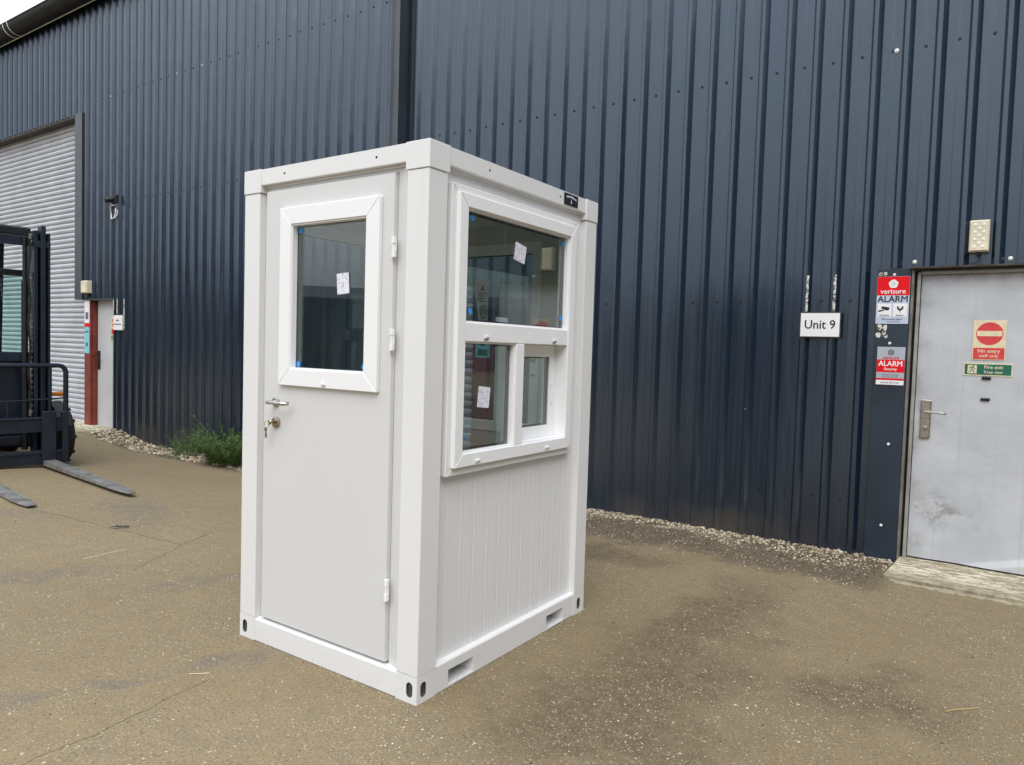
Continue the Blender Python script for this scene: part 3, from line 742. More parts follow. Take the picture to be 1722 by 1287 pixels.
# litter things
rnd = random.Random(4)
bm = bmesh.new(); cx, cy = -3.83, .70; z = gz(cx, cy)
ring = [(.085 * math.cos(2 * math.pi * i / 16) * rnd.uniform(.7, 1.15), .055 * math.sin(2 * math.pi * i / 16) * rnd.uniform(.6, 1.2)) for i in range(16)]
c0 = bm.verts.new((cx, cy, z + .012)); rr_ = [bm.verts.new((cx + p[0] * .6 + p[1] * .4, cy + p[0] * .75, z + .003 + rnd.random() * .018)) for p in ring]
mid = [bm.verts.new((cx + (p[0] * .6 + p[1] * .4) * .5, cy + p[0] * .37, z + .008 + rnd.random() * .022)) for p in ring]
for i in range(16):
    j = (i + 1) % 16; bm.faces.new((rr_[i], rr_[j], mid[j], mid[i])); bm.faces.new((mid[i], mid[j], c0))
mb = MB(); mb._merge(bm, 0, True); o = mb.build('rag_scrap', M_FBLACK, sharp=60); tag(o, 'crumpled black scrap lying on the yard before the forks', 'litter')
mb = MB(); mb.tube([(1.866, 1.384, .004), (1.90, 1.425, .007), (1.95, 1.475, .005), (1.99, 1.52, .006)], [.002, .0025, .0022, .0012], 6); mb.tube([(1.92, 1.445, .006), (1.935, 1.437, .008)], .0012, 5)
o = mb.build('twig', simple('straw', (.50, .36, .13), .6)); tag(o, 'thin yellow straw twig on the yard at lower right', 'twig')
mb = MB(); mb.tube([(-1.02, -.42, .003), (-.99, -.40, .005), (-.955, -.36, .003)], .0015, 5)
o = mb.build('twig', M_SCREAM); tag(o, 'short pale straw left of the cabin corner', 'twig')

# ------------------------------------------------------------------ cabin
KW, KD, KH = 1.24, 1.474, 2.40
kb = thing('security_cabin', 'small white steel-framed guard cabin with door and two-part side window', 'cabin', (-.62, .737, 0))
MF = Matrix()                                                                      # front, faces -Y
MS = Matrix(((0, -1, 0, 0), (1, 0, 0, 0), (0, 0, 1, 0), (0, 0, 0, 1)))              # right side, faces +X  (local x -> Y)
ML = Matrix(((0, 1, 0, -KW), (-1, 0, 0, KD), (0, 0, 1, 0), (0, 0, 0, 1)))           # left side, faces -X
MK = Matrix(((-1, 0, 0, 0), (0, -1, 0, KD), (0, 0, 1, 0), (0, 0, 0, 1)))            # back, faces +Y
PW, CAPZ, RAILZ = .122, 2.285, 2.322
def post(mx, my, feet):
    """mx,my: outward direction signs; feet: wall matrices and local hole x"""
    cx0 = -PW if mx > 0 else -KW; cy0 = 0 if my < 0 else KD - PW
    mb = MB(); mb.box((cx0, cy0, .1205), (cx0 + PW, cy0 + PW, CAPZ - .002), .003, seg=2)
    x0, x1, y0, y1 = cx0, cx0 + PW, cy0, cy0 + PW
    # foot: sheet faces with oval lashing holes outwards, plain faces inwards
    for Mw, a, b in feet:
        q = MB(Mw); q.plate(a, b, 0, .1195, 0., [oval((a + b) / 2 + (.018 if (a + b) / 2 > -.5 and Mw is MF and (a + b) / 2 > -.3 else (-.018 if Mw is MF else (-.020 if (a + b) / 2 < .5 else -.004))), .058, .0185, .033)], .012, 1, 1)
        t = bmesh.new(); me = bpy.data.meshes.new('x'); q.bm.to_mesh(me); q.bm.free(); t.from_mesh(me); mi = {}
        mp = {v: mb.bm.verts.new(v.co) for v in t.verts}
        for fc in t.faces: nf = mb.bm.faces.new([mp[v] for v in fc.verts]); nf.material_index = fc.material_index; nf.smooth = fc.smooth
        t.free(); bpy.data.meshes.remove(me)
    ix = x0 if mx > 0 else x1; iy = y1 if my < 0 else y0
    for quad in ([(ix, y0, 0), (ix, y1, 0), (ix, y1, .1195), (ix, y0, .1195)], [(x0, iy, 0), (x1, iy, 0), (x1, iy, .1195), (x0, iy, .1195)],
                 [(x0, y0, .1195), (x1, y0, .1195), (x1, y1, .1195), (x0, y1, .1195)]):
        mb.bm.faces.new([mb.bm.verts.new(p) for p in quad])
    mb.build('corner_post', [M_FRAME, M_HOLEGREY], kb)
    mb = MB(); e = .004
    ax0, ax1 = (x0 - .008, x1 + e) if mx > 0 else (x0 - e, x1 + .008)
    ay0, ay1 = (y0 - e, y1 + .010) if my < 0 else (y0 - .010, y1 + e)
    mb.box((ax0, ay0, CAPZ), (ax1, ay1, KH + .002), .003, seg=2); mb.build('corner_cap', M_FRAME, kb)
post(1, -1, [(MF, -PW, 0), (MS, 0, PW)])
post(-1, -1, [(MF, -KW, -KW + PW), (ML, KD - PW, KD)])
post(1, 1, [(MS, KD - PW, KD), (MK, 0, PW)])
post(-1, 1, [(MK, KW - PW, KW), (ML, 0, PW)])
def rails(Mw, a, b, holes, pockets, hb=.115, lab=''):
    # top rail
    mb = MB(Mw)
    mb.plate(a, b, RAILZ + .002, KH - .003, .002, [disc(h, 2.362, .0062) for h in holes], .03, 1, 1)
    mb.box((a, .0025, RAILZ), (b, .075, RAILZ + .0018)); mb.box((a, .0025, KH - .0028), (b, .075, KH), 0)
    mb.box((a, .030, RAILZ - .012), (b, .070, RAILZ - .0005), .001)
    mb.build('top_rail', [M_FRAME, M_HOLE_SHADE], kb)
    mb = MB(Mw)
    P = [[(p0, .010), (p1, .010), (p1, .082), (p0, .082)] for p0, p1 in pockets]
    mb.plate(a, b, .003, hb - .006, .002, P, .42, 1, 0)
    mb.prism([(.002, hb - .0058), (.0055, hb), (.045, hb + .004), (.045, hb - .0058)], a, b, 0, axis='x')
    mb.box((a, .46, .004), (b, .47, hb - .01)) if not pockets else None
    mb.build('base_rail', [M_FRAME, M_HOLE_SHADE], kb)
rails(MF, -KW + PW, -PW, (-.933, -.31), [])
rails(MS, PW, KD - PW, (.422, 1.059), [(.213, .400), (1.055, 1.235)], .128)
rails(ML, PW, KD - PW, (.422, 1.059), [(.213, .400), (1.055, 1.235)], .128)
rails(MK, PW, KW - PW, (.3, .93), [])
# roof, floor
MB().box((-KW + .08, .08, RAILZ + .02), (-.08, KD - .08, KH - .004)).build('roof_panel', M_FRAME, kb)
MB().box((-KW + .05, .06, RAILZ - .03), (-.05, KD - .06, RAILZ + .0195)).build('ceiling_panel', M_INNER, kb)
fl = MB().box((-KW + .05, .06, .10), (-.05, KD - .06, .126)).build('floor_panel', simple('floor_vinyl', (.16, .155, .15), .5), kb)
# walls with a real opening each; outer skin micro-ribbed
def wall(Mw, a, b, ox0, ox1, oz0, oz1, ribs=True, out=.034):
    mb = MB(Mw); zt, zb = RAILZ - .013, .118
    def prof(x):
        k = (x % .1025) / .1025
        g = .0012 if k < .05 else 0.
        return out + g + (.0003 * (1 - math.cos(2 * math.pi * x / .0205)) * (.6 + .4 * math.sin(x * 61)) if ribs else 0)
    def strip(x0, x1, z0, z1):
        if z1 - z0 < .001 or x1 - x0 < .001: return
        n = max(1, int((x1 - x0) / .0032)) if ribs else 1; prev = None
        for i in range(n + 1):
            x = x0 + (x1 - x0) * i / n; y = prof(x)
            c = (s_v(mb, x, y, z0), s_v(mb, x, y, z1))
            if prev: q = mb.bm.faces.new((prev[0], c[0], c[1], prev[1])); q.smooth = False
            prev = c
    strip(a, ox0, zb, zt); strip(ox1, b, zb, zt); strip(ox0, ox1, zb, oz0); strip(ox0, ox1, oz1, zt)
    yi = .082
    for x0, x1, z0, z1 in ((a, ox0, zb, zt), (ox1, b, zb, zt), (ox0, ox1, zb, oz0), (ox0, ox1, oz1, zt)):
        if x1 - x0 > .001: mb.box((x0, out + .006, z0), (x1, yi, z1), 0, 1)
    return mb.build('wall_panel', [M_PANEL, M_INNER], kb)
def pads(Mw, pos, y, parent):
    for x, z in pos:
        MB(Mw).lathe([(.0135, 0), (.0145, -.002), (.012, -.004)], (x, y, z), 'y', 10).build('spacer_pad', M_BLUE, parent)
def glabel(Mw, x, z, wd, h, rot, y, parent):
    m = Mw @ Matrix.Translation((x, y, z)) @ Matrix.Rotation(rot, 4, 'Y')
    MB(m).prism([(-wd / 2, -h / 2), (wd / 2, -h / 2), (wd / 2, h / 2), (-wd / 2, h / 2)], -.0006, 0).build('glass_label', M_LABEL, parent)
def pane(Mw, x0, x1, z0, z1, y, parent):
    MB(Mw).box((x0, y, z0), (x1, y + .005, z1)).build('pane', M_GLASS, parent)
    mb = MB(Mw)   # black spacer and gasket around the unit
    mb.ring(x0 - .001, x1 + .001, z0 - .001, z1 + .001, .010, y + .0052, y + .022, 0)
    mb.build('gasket', M_GASKET, parent)
# right side
wall(MS, PW, KD - PW, .16, 1.25, .985, 2.24)
fo = MB(MS); fo.ring(.150, 1.262, .968, 2.254, .045, -.004, .034, .003); fo.build('window_surround', M_FRAME, kb)
def main_window(Mw):
    mb = MB(Mw)
    mb.ring(.183, 1.207, 1.004, 2.220, .060, -.024, .055, .003)
    mb.box((.2435, -.020, 1.5685), (1.1465, .052, 1.654), .003)
    mb.box((.652, -.020, 1.0645), (.724, .052, 1.568), .003)
    # glazing beads
    mb.ring(.2432, 1.1468, 1.6542, 2.1598, .007, -.008, .030, .001); mb.ring(.2432, .6515, 1.0642, 1.568, .007, -.008, .030, .001)
    # deep track sill and far jamb of the sliding half
    mb.box((.7245, .0, 1.0645), (1.1465, .11, 1.070), .001); mb.box((1.1515, .056, 1.0702), (1.165, .11, 1.568), 0)
    wn = mb.build('window', M_PVC, kb)
    MB(Mw).box((1.1472, .0555, 1.0705), (1.1512, .11, 1.566)).build('gasket', M_GASKET, wn)
    pane(Mw, .250, 1.140, 1.661, 2.153, .010, wn)
    pane(Mw, .250, .645, 1.071, 1.561, .010, wn)
    sb = MB(Mw); sb.ring(.70, 1.1465, 1.0705, 1.566, .062, .050, .095, .002); sb.box((1.100, .044, 1.25), (1.114, .0498, 1.36), .002)
    sb.build('sliding_sash', M_PVC, wn)
    pane(Mw, .762, 1.0845, 1.1325, 1.504, .058, wn)
    for x, z in ((.397, 1.594), (1.002, 1.594), (.352, 1.025), (.958, 1.028)):
        q = MB(Mw); q.box((x - .018, -.0295, z - .010), (x + .018, -.0245 if z > 1.5 else -.0245, z + .007), .003, seg=2); q.box((x - .013, -.034, z - .004), (x + .013, -.0296, z + .006), .002)
        if z > 1.5: q.box((x - .013, -.0285, z - .0145), (x + .013, -.0245, z - .0105), 0, 1)  # black bar painted as the shadow under the cap
        q.build('drain_cap', [M_PVC, M_HOLE_SHADE], wn)
    return wn
wn = main_window(MS)
pads(MS, [(.309, 2.125), (1.115, 2.122), (.310, 1.706), (1.110, 1.716)], .0098, wn)
pads(MS, [(.300, 1.13)], .020, wn)
glabel(MS, .703, 2.018, .098, .088, R(10), .0095, wn)
glabel(MS, .433, 1.311, .092, .098, R(6), .0095, wn)
# left side: same shape of opening, one large pane
wall(ML, PW, KD - PW, .26, 1.31, 1.12, 2.19)
mb = MB(ML); mb.ring(.26, 1.31, 1.12, 2.19, .06, -.01, .088, .003); lw = mb.build('window', M_PVC, kb); pane(ML, .316, 1.254, 1.176, 2.134, .03, lw)
# back: two-part window
wall(MK, PW, KW - PW, .335, 1.07, 1.04, 2.17)
mb = MB(MK); mb.ring(.315, 1.09, 1.02, 2.19, .065, -.010, .090, .003); mb.box((.3805, -.006, 1.57), (1.0245, .088, 1.65), .002); mb.box((.53, -.006, 1.0855), (.64, .088, 1.5695), .002)
mb.box((.45, .0905, 1.24), (.475, .115, 1.36), .004)
bw = mb.build('window', M_PVC, kb); pane(MK, .376, 1.029, 1.646, 2.129, .03, bw); pane(MK, .376, .534, 1.081, 1.574, .03, bw); pane(MK, .636, 1.029, 1.081, 1.574, .03, bw)
# front: door frame, leaf
mb = MB(MF)
mb.box((-KW + PW + .002, .036, .118), (-1.084, .082, RAILZ - .013), .001); mb.box((-.204, .036, .118), (-PW - .002, .082, RAILZ - .013), .001)
mb.box((-1.0835, .036, 2.292), (-.2045, .082, RAILZ - .013), .001)
mb.box((-.172, .028, .12), (-PW - .006, .0355, RAILZ - .016), .002)
mb.build('door_frame', M_LEAF, kb)
mb = MB(MF)
for x0, x1, z0, z1 in ((-1.090, -.95, .126, 2.297), (-.40, -.212, .126, 2.297), (-.95, -.40, .126, 1.385), (-.95, -.40, 2.14, 2.297)): pass
def leafbox(y0, y1, bev):
    t = bmesh.new(); E = []
    def loop(ps, y):
        vs = [t.verts.new((p[0], y, p[1])) for p in ps]
        for i in range(4): E.append(t.edges.new((vs[i], vs[(i + 1) % 4])))
        return vs
    O = [(-1.082, .130), (-.206, .130), (-.206, 2.288), (-1.082, 2.288)]; I = [(-.91, 1.375), (-.34, 1.375), (-.34, 2.15), (-.91, 2.15)]
    fr = [], []
    rings = []
    for y in (y0, y1):
        rings.append(([t.verts.new((p[0], y, p[1])) for p in O], [t.verts.new((p[0], y, p[1])) for p in I]))
    for (o_, i_) in rings:
        for k in range(4): j = (k + 1) % 4; t.faces.new((o_[k], o_[j], i_[j], i_[k]))
    for w_ in (0, 1):
        A, B = rings[0][w_], rings[1][w_]
        for k in range(4): j = (k + 1) % 4; t.faces.new((A[k], A[j], B[j], B[k]))
    bmesh.ops.recalc_face_normals(t, faces=t.faces)
    es = [e for e in t.edges if e.calc_face_angle(0) > .5]
    bmesh.ops.bevel(t, geom=es, offset=bev, segments=2, affect='EDGES')
    return t
mb._merge(leafbox(.014, .060, .0025))
dr = mb.build('door', M_LEAF, kb)
mb = MB(MF); mb.ring(-.950, -.274, 1.331, 2.192, .082, -.008, .0135, .0025); mb.ring(-.8675, -.3565, 1.4135, 2.1095, .006, -.002, .03, .001)
wf = mb.build('window_frame', M_PVC, dr)
mb = MB(MF); mb.box((-.615 - .016, -.0125, 1.343), (-.615 + .016, -.0085, 1.352), .002); mb.lathe([(.012, 0), (.011, -.006), (.005, -.009)], (-.615, -.0125, 1.352), 'y', 12); mb.build('drain_cap', M_PVC, dr)
MB(MF).box((-.905, .030, 1.40), (-.345, .035, 2.125)).build('pane', M_GLASS, dr)
mb = MB(MF); mb.ring(-.906, -.344, 1.399, 2.126, .018, .0352, .055, 0); mb.build('gasket', M_GASKET, dr)
pads(MF, [(-.838, 2.083), (-.840, 1.436), (-.388, 1.440)], .0295, dr)
glabel(MF, -.537, 1.820, .080, .096, R(-4), .0292, dr)
# handle
mb = MB(MF); cx, cz = -.985, 1.243
mb.lathe([(.026, .0135), (.026, .006), (.022, .003), (.012, .002)], (cx, 0, cz), 'y', 24)
mb.cyl((cx, .006, cz), (cx, -.042, cz), .0085); mb.tube([(cx - .003, -.040, cz), (cx + .012, -.048, cz), (cx + .06, -.050, cz), (cx + .118, -.048, cz), (cx + .130, -.036, cz), (cx + .132, -.020, cz)], .009)
mb.build('door_handle', M_STEEL, dr)
mb = MB(MF); cz2 = 1.142; mb.lathe([(.028, .0135), (.028, .004), (.022, .001), (.006, .000)], (cx + .005, 0, cz2), 'y', 24); mb.cyl((cx + .003, .002, cz2 + .002), (cx + .003, -.006, cz2 + .002), .009)
mb.build('lock', M_BRASS, dr)
for z0, z1 in ((1.922, 2.011), (1.519, 1.616), (.413, .508)):
    mb = MB(MF); xx = -.196; e = .0005
    mb.cyl((xx, .004, z0), (xx, .004, z0 + .030), .0105, n=12); mb.cyl((xx, .004, z1 - .030), (xx, .004, z1), .0105, n=12); mb.cyl((xx, .004, z0 + .0305), (xx, .004, z1 - .0305), .0078, n=12)
    mb.box((xx - .012, .006, z0 + .004), (xx + .010, .0135, z1 - .004), .002); mb.build('hinge', M_PVC, dr)
# badge on the top rail
mb = MB(MS); mb.box((1.096, -.0028, 2.332), (1.243, .0015, 2.3935), .001); bd = mb.build('maker_plate', M_INK, kb); bd['label'] = 'small black plate with white marks on the top rail'
mb = MB(MS)
rnd = random.Random(2)
for i in range(13):
    x = 1.118 + i * .0082; mb.box((x, -.0036, 2.370 + .006 * math.sin(i / 12 * 3.1) - .001 * i * .4), (x + rnd.uniform(.0045, .0065), -.0029, 2.377 + .006 * math.sin(i / 12 * 3.1) - .001 * i * .4 + rnd.uniform(0, .003)))
mb.box((1.165, -.0036, 2.342), (1.172, -.0029, 2.357)); mb.lathe([(.003, 0), (.003, -.0007)], (1.1685, -.0029, 2.3625), 'y', 8)
mb.build('badge_mark', M_WHITE, bd)
# keys: a thing of their own
ky = thing('key_bunch', 'keys hanging from the brass lock of the white cabin door', 'keys', (-.985, -.006, 1.142))
mb = MB(); mb.box((-.988, -.020, 1.138), (-.977, -.0065, 1.150), .001); mb.lathe([(.012, -.020), (.013, -.024), (.011, -.0265)], (-.985, -.003, 1.142), 'y', 14); mb.build('key_head', M_BRASS, ky)
mb = MB(); mb.tube([(-.990 + .016 * math.cos(a * .524) - .012, -.030 - .002 * math.sin(a * .524), 1.130 + .016 * math.sin(a * .524)) for a in range(12)], .0013, 6, closed=True); mb.build('key_ring', M_STEEL, ky)
for k, (a, dy) in enumerate(((R(8), 0), (R(-14), .004))):
    m = Matrix.Translation((-1.003, -.031 - dy, 1.115)) @ Matrix.Rotation(a, 4, 'Y')
    mb = MB(m); mb.lathe([(.011, 0), (.0115, -.001), (.011, -.002)], (0, 0, -.008), 'y', 14); mb.box((-.0035, -.002, -.052), (.0035, 0, -.018), .0004)
    for z in (-.026, -.034, -.043): mb.box((.0036, -.002, z), (.0055, 0, z + .004))
    mb.build('key', M_BRASS, ky)
# paper and bag behind the side window
mb = MB(MS)
P = [(.395, 1.858), (.525, 1.862), (.515, 1.76), (.515, 1.70), (.520, 1.655), (.445, 1.652), (.440, 1.70), (.420, 1.77)]
mb.prism(P, .060, .064, .0008); bg_ = mb.build('plastic_bag', M_BAG); tag(bg_, 'clear printed plastic bag hanging inside the side window', 'bag')
mb = MB(MS)
cxx, czz = .478, 1.715
mb.tube([(cxx + .026 * math.cos(a * .314), .0585, czz + .030 * math.sin(a * .314)) for a in range(20)], .0018, 6, closed=True)
for a in (90, 210, 330):
    p = Vector((cxx + .014 * math.cos(R(a)), .0585, czz + .016 * math.sin(R(a)))); q = Vector((cxx + .014 * math.cos(R(a + 90)), .0585, czz + .016 * math.sin(R(a + 90)))); mb.tube([p, q], .0022, 5)
mb.prism([(.455, 1.815), (.480, 1.815), (.4675, 1.838)], .0588, .0595)
for i, z in enumerate((1.800, 1.787, 1.775, 1.762)): mb.box((.438 + .004 * (i % 2), .0588, z), (.500 - .006 * (i % 3), .0595, z + .003))
om = mb.build('printed_mark', M_INK, bg_)
mb = MB(MS); mb.box((.585, .060, 1.652), (.685, .063, 1.695), .0005); o = mb.build('paper_card', M_LABEL); tag(o, 'small white barcode card standing on the side window transom', 'card')

# ------------------------------------------------------------------ wall signs and lamps
YC = YR - .034     # crest plane
def W2(x, z, y):   # where a point read off the wall plane sits once it stands proud of it
    k = (y + 2.289) / 6.218; return 2.016 + (x - 2.016) * k, 1.542 + (z - 1.542) * k
# unit sign
x0, z1 = W2(.590, 1.912, YC - .02); x1, z0 = W2(.902, 1.706, YC - .02)
us = thing('unit_sign', 'white rectangular sign reading Unit 9 in black letters on the wall', 'sign', ((x0 + x1) / 2, YC - .01, z0))
mb = MB(); mb.box((x0, YC - .020, z0), (x1, YC - .001, z1), .002); mb.build('back_plate', M_BROWN, us)
mb = MB(); mb.box((x0 + .009, YC - .0235, z0 + .009), (x1 - .008, YC - .0205, z1 - .009), .001); mb.build('face', M_WHITE, us)
text('Unit 9', .098, (x0 + x1) / 2, (z0 + z1) / 2, YC - .0245, M_INK, us, bold=.0012, sx=.95)
# paint strips left by an old sign: peeling patches on the crests
for i, (xa, xb, za, zb) in enumerate(((.625, .652, 1.915, 2.205), (.832, .858, 1.915, 2.205))):
    mb = MB(); x, z = W2((xa + xb) / 2, za, YC); bm = bmesh.new(); n = 26; A = []; rnd = random.Random(20 + i)
    L = [bm.verts.new((x - .011 * rnd.uniform(.55, 1.05), YR - .0372, za + (zb - za) * k / n)) for k in range(n + 1)]
    Rr = [bm.verts.new((x + .011 * rnd.uniform(.55, 1.05), YR - .0372, za + (zb - za) * k / n)) for k in range(n + 1)]
    for k in range(n): bm.faces.new((L[k], Rr[k], Rr[k + 1], L[k + 1]))
    mb._merge(bm); o = mb.build('paint_remnant', M_FLAKE, wh); o['label'] = 'strip of peeling white paint above the numbered sign'
for i, (xx, za, zb) in enumerate(((-10.1, 1.92, 2.14), (-9.87, 1.92, 2.16), (-9.6, 1.66, 2.16))):
    mb = MB(); k = round((xx - PH_L) / PITCH); x = PH_L + k * PITCH - .044
    if x < -10.06: x = -10.0775
    mb.box((x - .013, YL - (.0385 if x < -10.06 else .0378), za), (x + .013, YL - (.037 if x < -10.06 else .0364), zb), 0); mb.build('paint_remnant', M_FLAKE, wh)
# flaky glue blobs on the cover plate
YP = YR - .045
def blob(cx, cz, pts, par=wh):
    mb = MB()
    for dx, dz, rx, rz in pts:
        rnd = random.Random(int(1000 * (dx + dz + 1)))
        mb.prism([(cx + dx + rx * rnd.uniform(.75, 1.1) * math.cos(i * .524), cz + dz + rz * rnd.uniform(.7, 1.1) * math.sin(i * .524)) for i in range(12)], YP - .002, YP - .0004)
    o = mb.build('glue_patch', M_FLAKE, par); return o
x, z = W2(1.19, 2.20, YP); blob(x, z, [(-.016, 0, .020, .015), (.012, .004, .018, .014)])
x, z = W2(1.20, 1.76, YP); blob(x, z, [(-.020, .034, .022, .024), (.018, .030, .016, .032), (-.026, -.026, .022, .024), (.012, -.016, .014, .028), (.028, -.034, .012, .020)])
def penta(cx, cz, r_, y, mat, par, ink):
    mb = MB(); pts = []
    for i in range(5):
        a = R(90 + 72 * i)
        for da, k in ((-16, .93), (0, 1.0), (16, .93)): pts.append((cx + r_ * k * math.cos(a + R(da)), cz + r_ * k * math.sin(a + R(da))))
    mb.prism(pts, y - .0006, y); o = mb.build('emblem', mat, par)
    mb = MB()
    for i in range(5):
        a = R(90 + 72 * i); b = R(90 + 72 * (i + 2))
        mb.tube([(cx + r_ * .62 * math.cos(a), y - .0008, cz + r_ * .62 * math.sin(a)), (cx + r_ * .62 * math.cos(b), y - .0008, cz + r_ * .62 * math.sin(b))], .0009, 4)
    mb.build('emblem_line', ink, par)
# alarm sign, large
x0, z1 = W2(1.150, 2.181, YP - .004); x1, z0 = W2(1.373, 1.820, YP - .004); cx = (x0 + x1) / 2; Wd = x1 - x0; H = z1 - z0; tl = R(-.8)
a1 = thing('alarm_sign', 'large red and white alarm sign with camera symbol left of the grey door', 'sign', (cx, YP, z0), group='alarm signs on the cover plate')
MB().box((x0, YP - .004, z0), (x1, YP - .0005, z1), .0008).build('sign_plate', M_BLUEWHITE, a1)
zr = z0 + H * .605
MB().box((x0 + .001, YP - .0050, zr), (x1 - .001, YP - .0042, z1 - .001)).build('red_field', M_SRED, a1)
penta(cx, z0 + H * .845, .034, YP - .0052, M_WHITE, a1, M_SILVER)
text('verisure', .052, cx, zr + .028, YP - .0058, M_WHITE, a1, bold=.0006)
text('ALARM', .066, cx, z0 + H * .52, YP - .0048, M_INK, a1, bold=.0014, sx=.98)
for s in (-1, 1):
    MB().box((cx + s * .053 - .047, YP - .0050, z0 + .055), (cx + s * .053 + .047, YP - .0042, z0 + .153)).build('white_box', M_WHITE, a1)
mb = MB(); q = cx - .053; zc = z0 + .112
mb.prism([(q - .024, zc + .006), (q - .018, zc + .022), (q + .036, zc + .012), (q + .030, zc - .008), (q + .018, zc - .010), (q - .004, zc - .004)], YP - .0058, YP - .0051)
mb.prism([(q - .042, zc - .022), (q - .040, zc - .008), (q - .006, zc - .005), (q + .000, zc - .012)], YP - .0058, YP - .0051); mb.build('camera_symbol', M_INK, a1)
mb = MB(); q = cx + .053
mb.prism([(q + .022 * math.cos(R(t)), zc + .012 + .024 * math.sin(R(t))) for t in range(160, 381, 20)] + [(q + .010 * math.cos(R(t)), zc + .016 + .013 * math.sin(R(t))) for t in range(380, 159, -20)], YP - .0058, YP - .0051)
mb.box((q - .0025, YP - .0058, zc - .026), (q + .0025, YP - .0051, zc - .010)); mb.build('sensor_symbol', M_INK, a1)
text('Camera', .021, cx - .053, z0 + .066, YP - .0056, M_GREYTXT, a1, bold=.0003)
text('Sensor', .021, cx + .053, z0 + .066, YP - .0056, M_GREYTXT, a1, bold=.0003)
text('24h security alarm', .019, cx, z0 + .036, YP - .0048, M_GREYTXT, a1, bold=.0003)
text('monitored site', .015, cx + .01, z0 + .017, YP - .0048, M_GREYTXT, a1)
# alarm sign, small
x0, z1 = W2(1.174, 1.643, YP - .004); x1, z0 = W2(1.366, 1.352, YP - .004); cx = (x0 + x1) / 2; H = z1 - z0
a2 = thing('alarm_sign', 'smaller silver and red alarm sign below the large one', 'sign', (cx, YP, z0), group='alarm signs on the cover plate')
MB().box((x0, YP - .004, z0), (x1, YP - .0005, z1), .0008).build('sign_plate', M_SILVER, a2)
MB().box((x0 + .001, YP - .0050, z0 + H * .335), (x1 - .001, YP - .0042, z0 + H * .665)).build('red_field', M_SRED, a2)
MB().box((x0 + .001, YP - .0050, z0 + H * .125), (x1 - .001, YP - .0042, z0 + H * .175)).build('red_stripe', M_SRED, a2)
MB().box((x0 + .001, YP - .0050, z0 + .001), (x1 - .001, YP - .0042, z0 + H * .12)).build('white_stripe', M_WHITE, a2)
penta(cx, z0 + H * .86, .024, YP - .0045, M_GREYTXT, a2, M_SILVER)
text('verisure', .034, cx, z0 + H * .715, YP - .0048, M_SRED, a2, bold=.0005)
text('ALARM', .056, cx, z0 + H * .555, YP - .0056, M_WHITE, a2, bold=.0012, sx=.92)
text('Security', .027, cx, z0 + H * .415, YP - .0056, M_WHITE, a2, bold=.0005)
text('Camera  Sensor', .018, cx, z0 + H * .27, YP - .0048, M_GREYTXT, a2); text('monitored 24h', .018, cx, z0 + H * .215, YP - .0048, M_GREYTXT, a2)
text('security alarm site', .017, cx, z0 + H * .062, YP - .0056, M_GREYTXT, a2, bold=.0002)
# door signs
YD = YR + .022 - .001
x0, z1 = W2(1.794, 1.848, YD); x1, z0 = W2(1.994, 1.563, YD); cx = (x0 + x1) / 2
ne = thing('no_entry_sign', 'square red no entry sign on the near grey door', 'sign', (cx, YD, z0))
MB().box((x0, YD - .003, z0), (x1, YD - .0003, z1), .0008).build('sign_plate', M_SCREAM, ne)
MB().box((x0 + .006, YD - .0040, z0 + .006), (x1 - .006, YD - .0032, z0 + .088)).build('red_field', M_SRED2, ne)
mb = MB(); mb.lathe([(.082, 0), (.082, -.0008)], (cx, YD - .0032, z1 - .096), 'y', 40); mb.build('red_disc', M_SRED2, ne)
MB().box((cx - .076, YD - .0050, z1 - .114), (cx + .076, YD - .0042, z1 - .076)).build('white_bar', M_SCREAM, ne)
text('No entry', .036, cx, z0 + .064, YD - .0046, M_SCREAM, ne, bold=.0008); text('staff only', .033, cx, z0 + .030, YD - .0046, M_SCREAM, ne, bold=.0004)
x0, z1 = W2(1.745, 1.541, YD); x1, z0 = W2(2.045, 1.448, YD); cx = (x0 + x1) / 2
fe = thing('fire_exit_sign', 'long green fire exit sign below the no entry sign', 'sign', (cx, YD, z0))
MB().box((x0, YD - .003, z0), (x1, YD - .0003, z1), .0008).build('sign_plate', M_SCREAM, fe)
MB().box((x0 + .009, YD - .0040, z0 + .009), (x1 - .009, YD - .0032, z1 - .009)).build('green_field', M_SGREEN, fe)
MB().box((x0 + .028, YD - .0050, z0 + .016), (x0 + .084, YD - .0042, z1 - .016)).build('pictogram_field', M_SCREAM, fe)
mb = MB(); q = x0 + .056; zc = (z0 + z1) / 2; yy = YD - .0056
mb.lathe([(.006, 0), (.006, -.0006)], (q + .008, YD - .0051, zc + .024), 'y', 10)
for a, b in (((q + .006, zc + .016), (q - .004, zc - .002)), ((q - .004, zc - .002), (q + .010, zc - .010)), ((q + .010, zc - .010), (q + .008, zc - .026)), ((q - .004, zc - .002), (q - .012, zc - .014)), ((q - .012, zc - .014), (q - .022, zc - .018)), ((q + .006, zc + .012), (q + .020, zc + .004)), ((q + .005, zc + .014), (q - .012, zc + .016)), ((q - .012, zc + .016), (q - .018, zc + .004))):
    mb.tube([(a[0], yy, a[1]), (b[0], yy, b[1])], .0024, 5)
mb.build('running_figure', M_SGREEN, fe)
text('Fire exit', .034, x0 + .185, zc + .017, YD - .0046, M_SCREAM, fe, bold=.0008); text('Keep clear', .026, x0 + .185, zc - .018, YD - .0046, M_SCREAM, fe, bold=.0005)
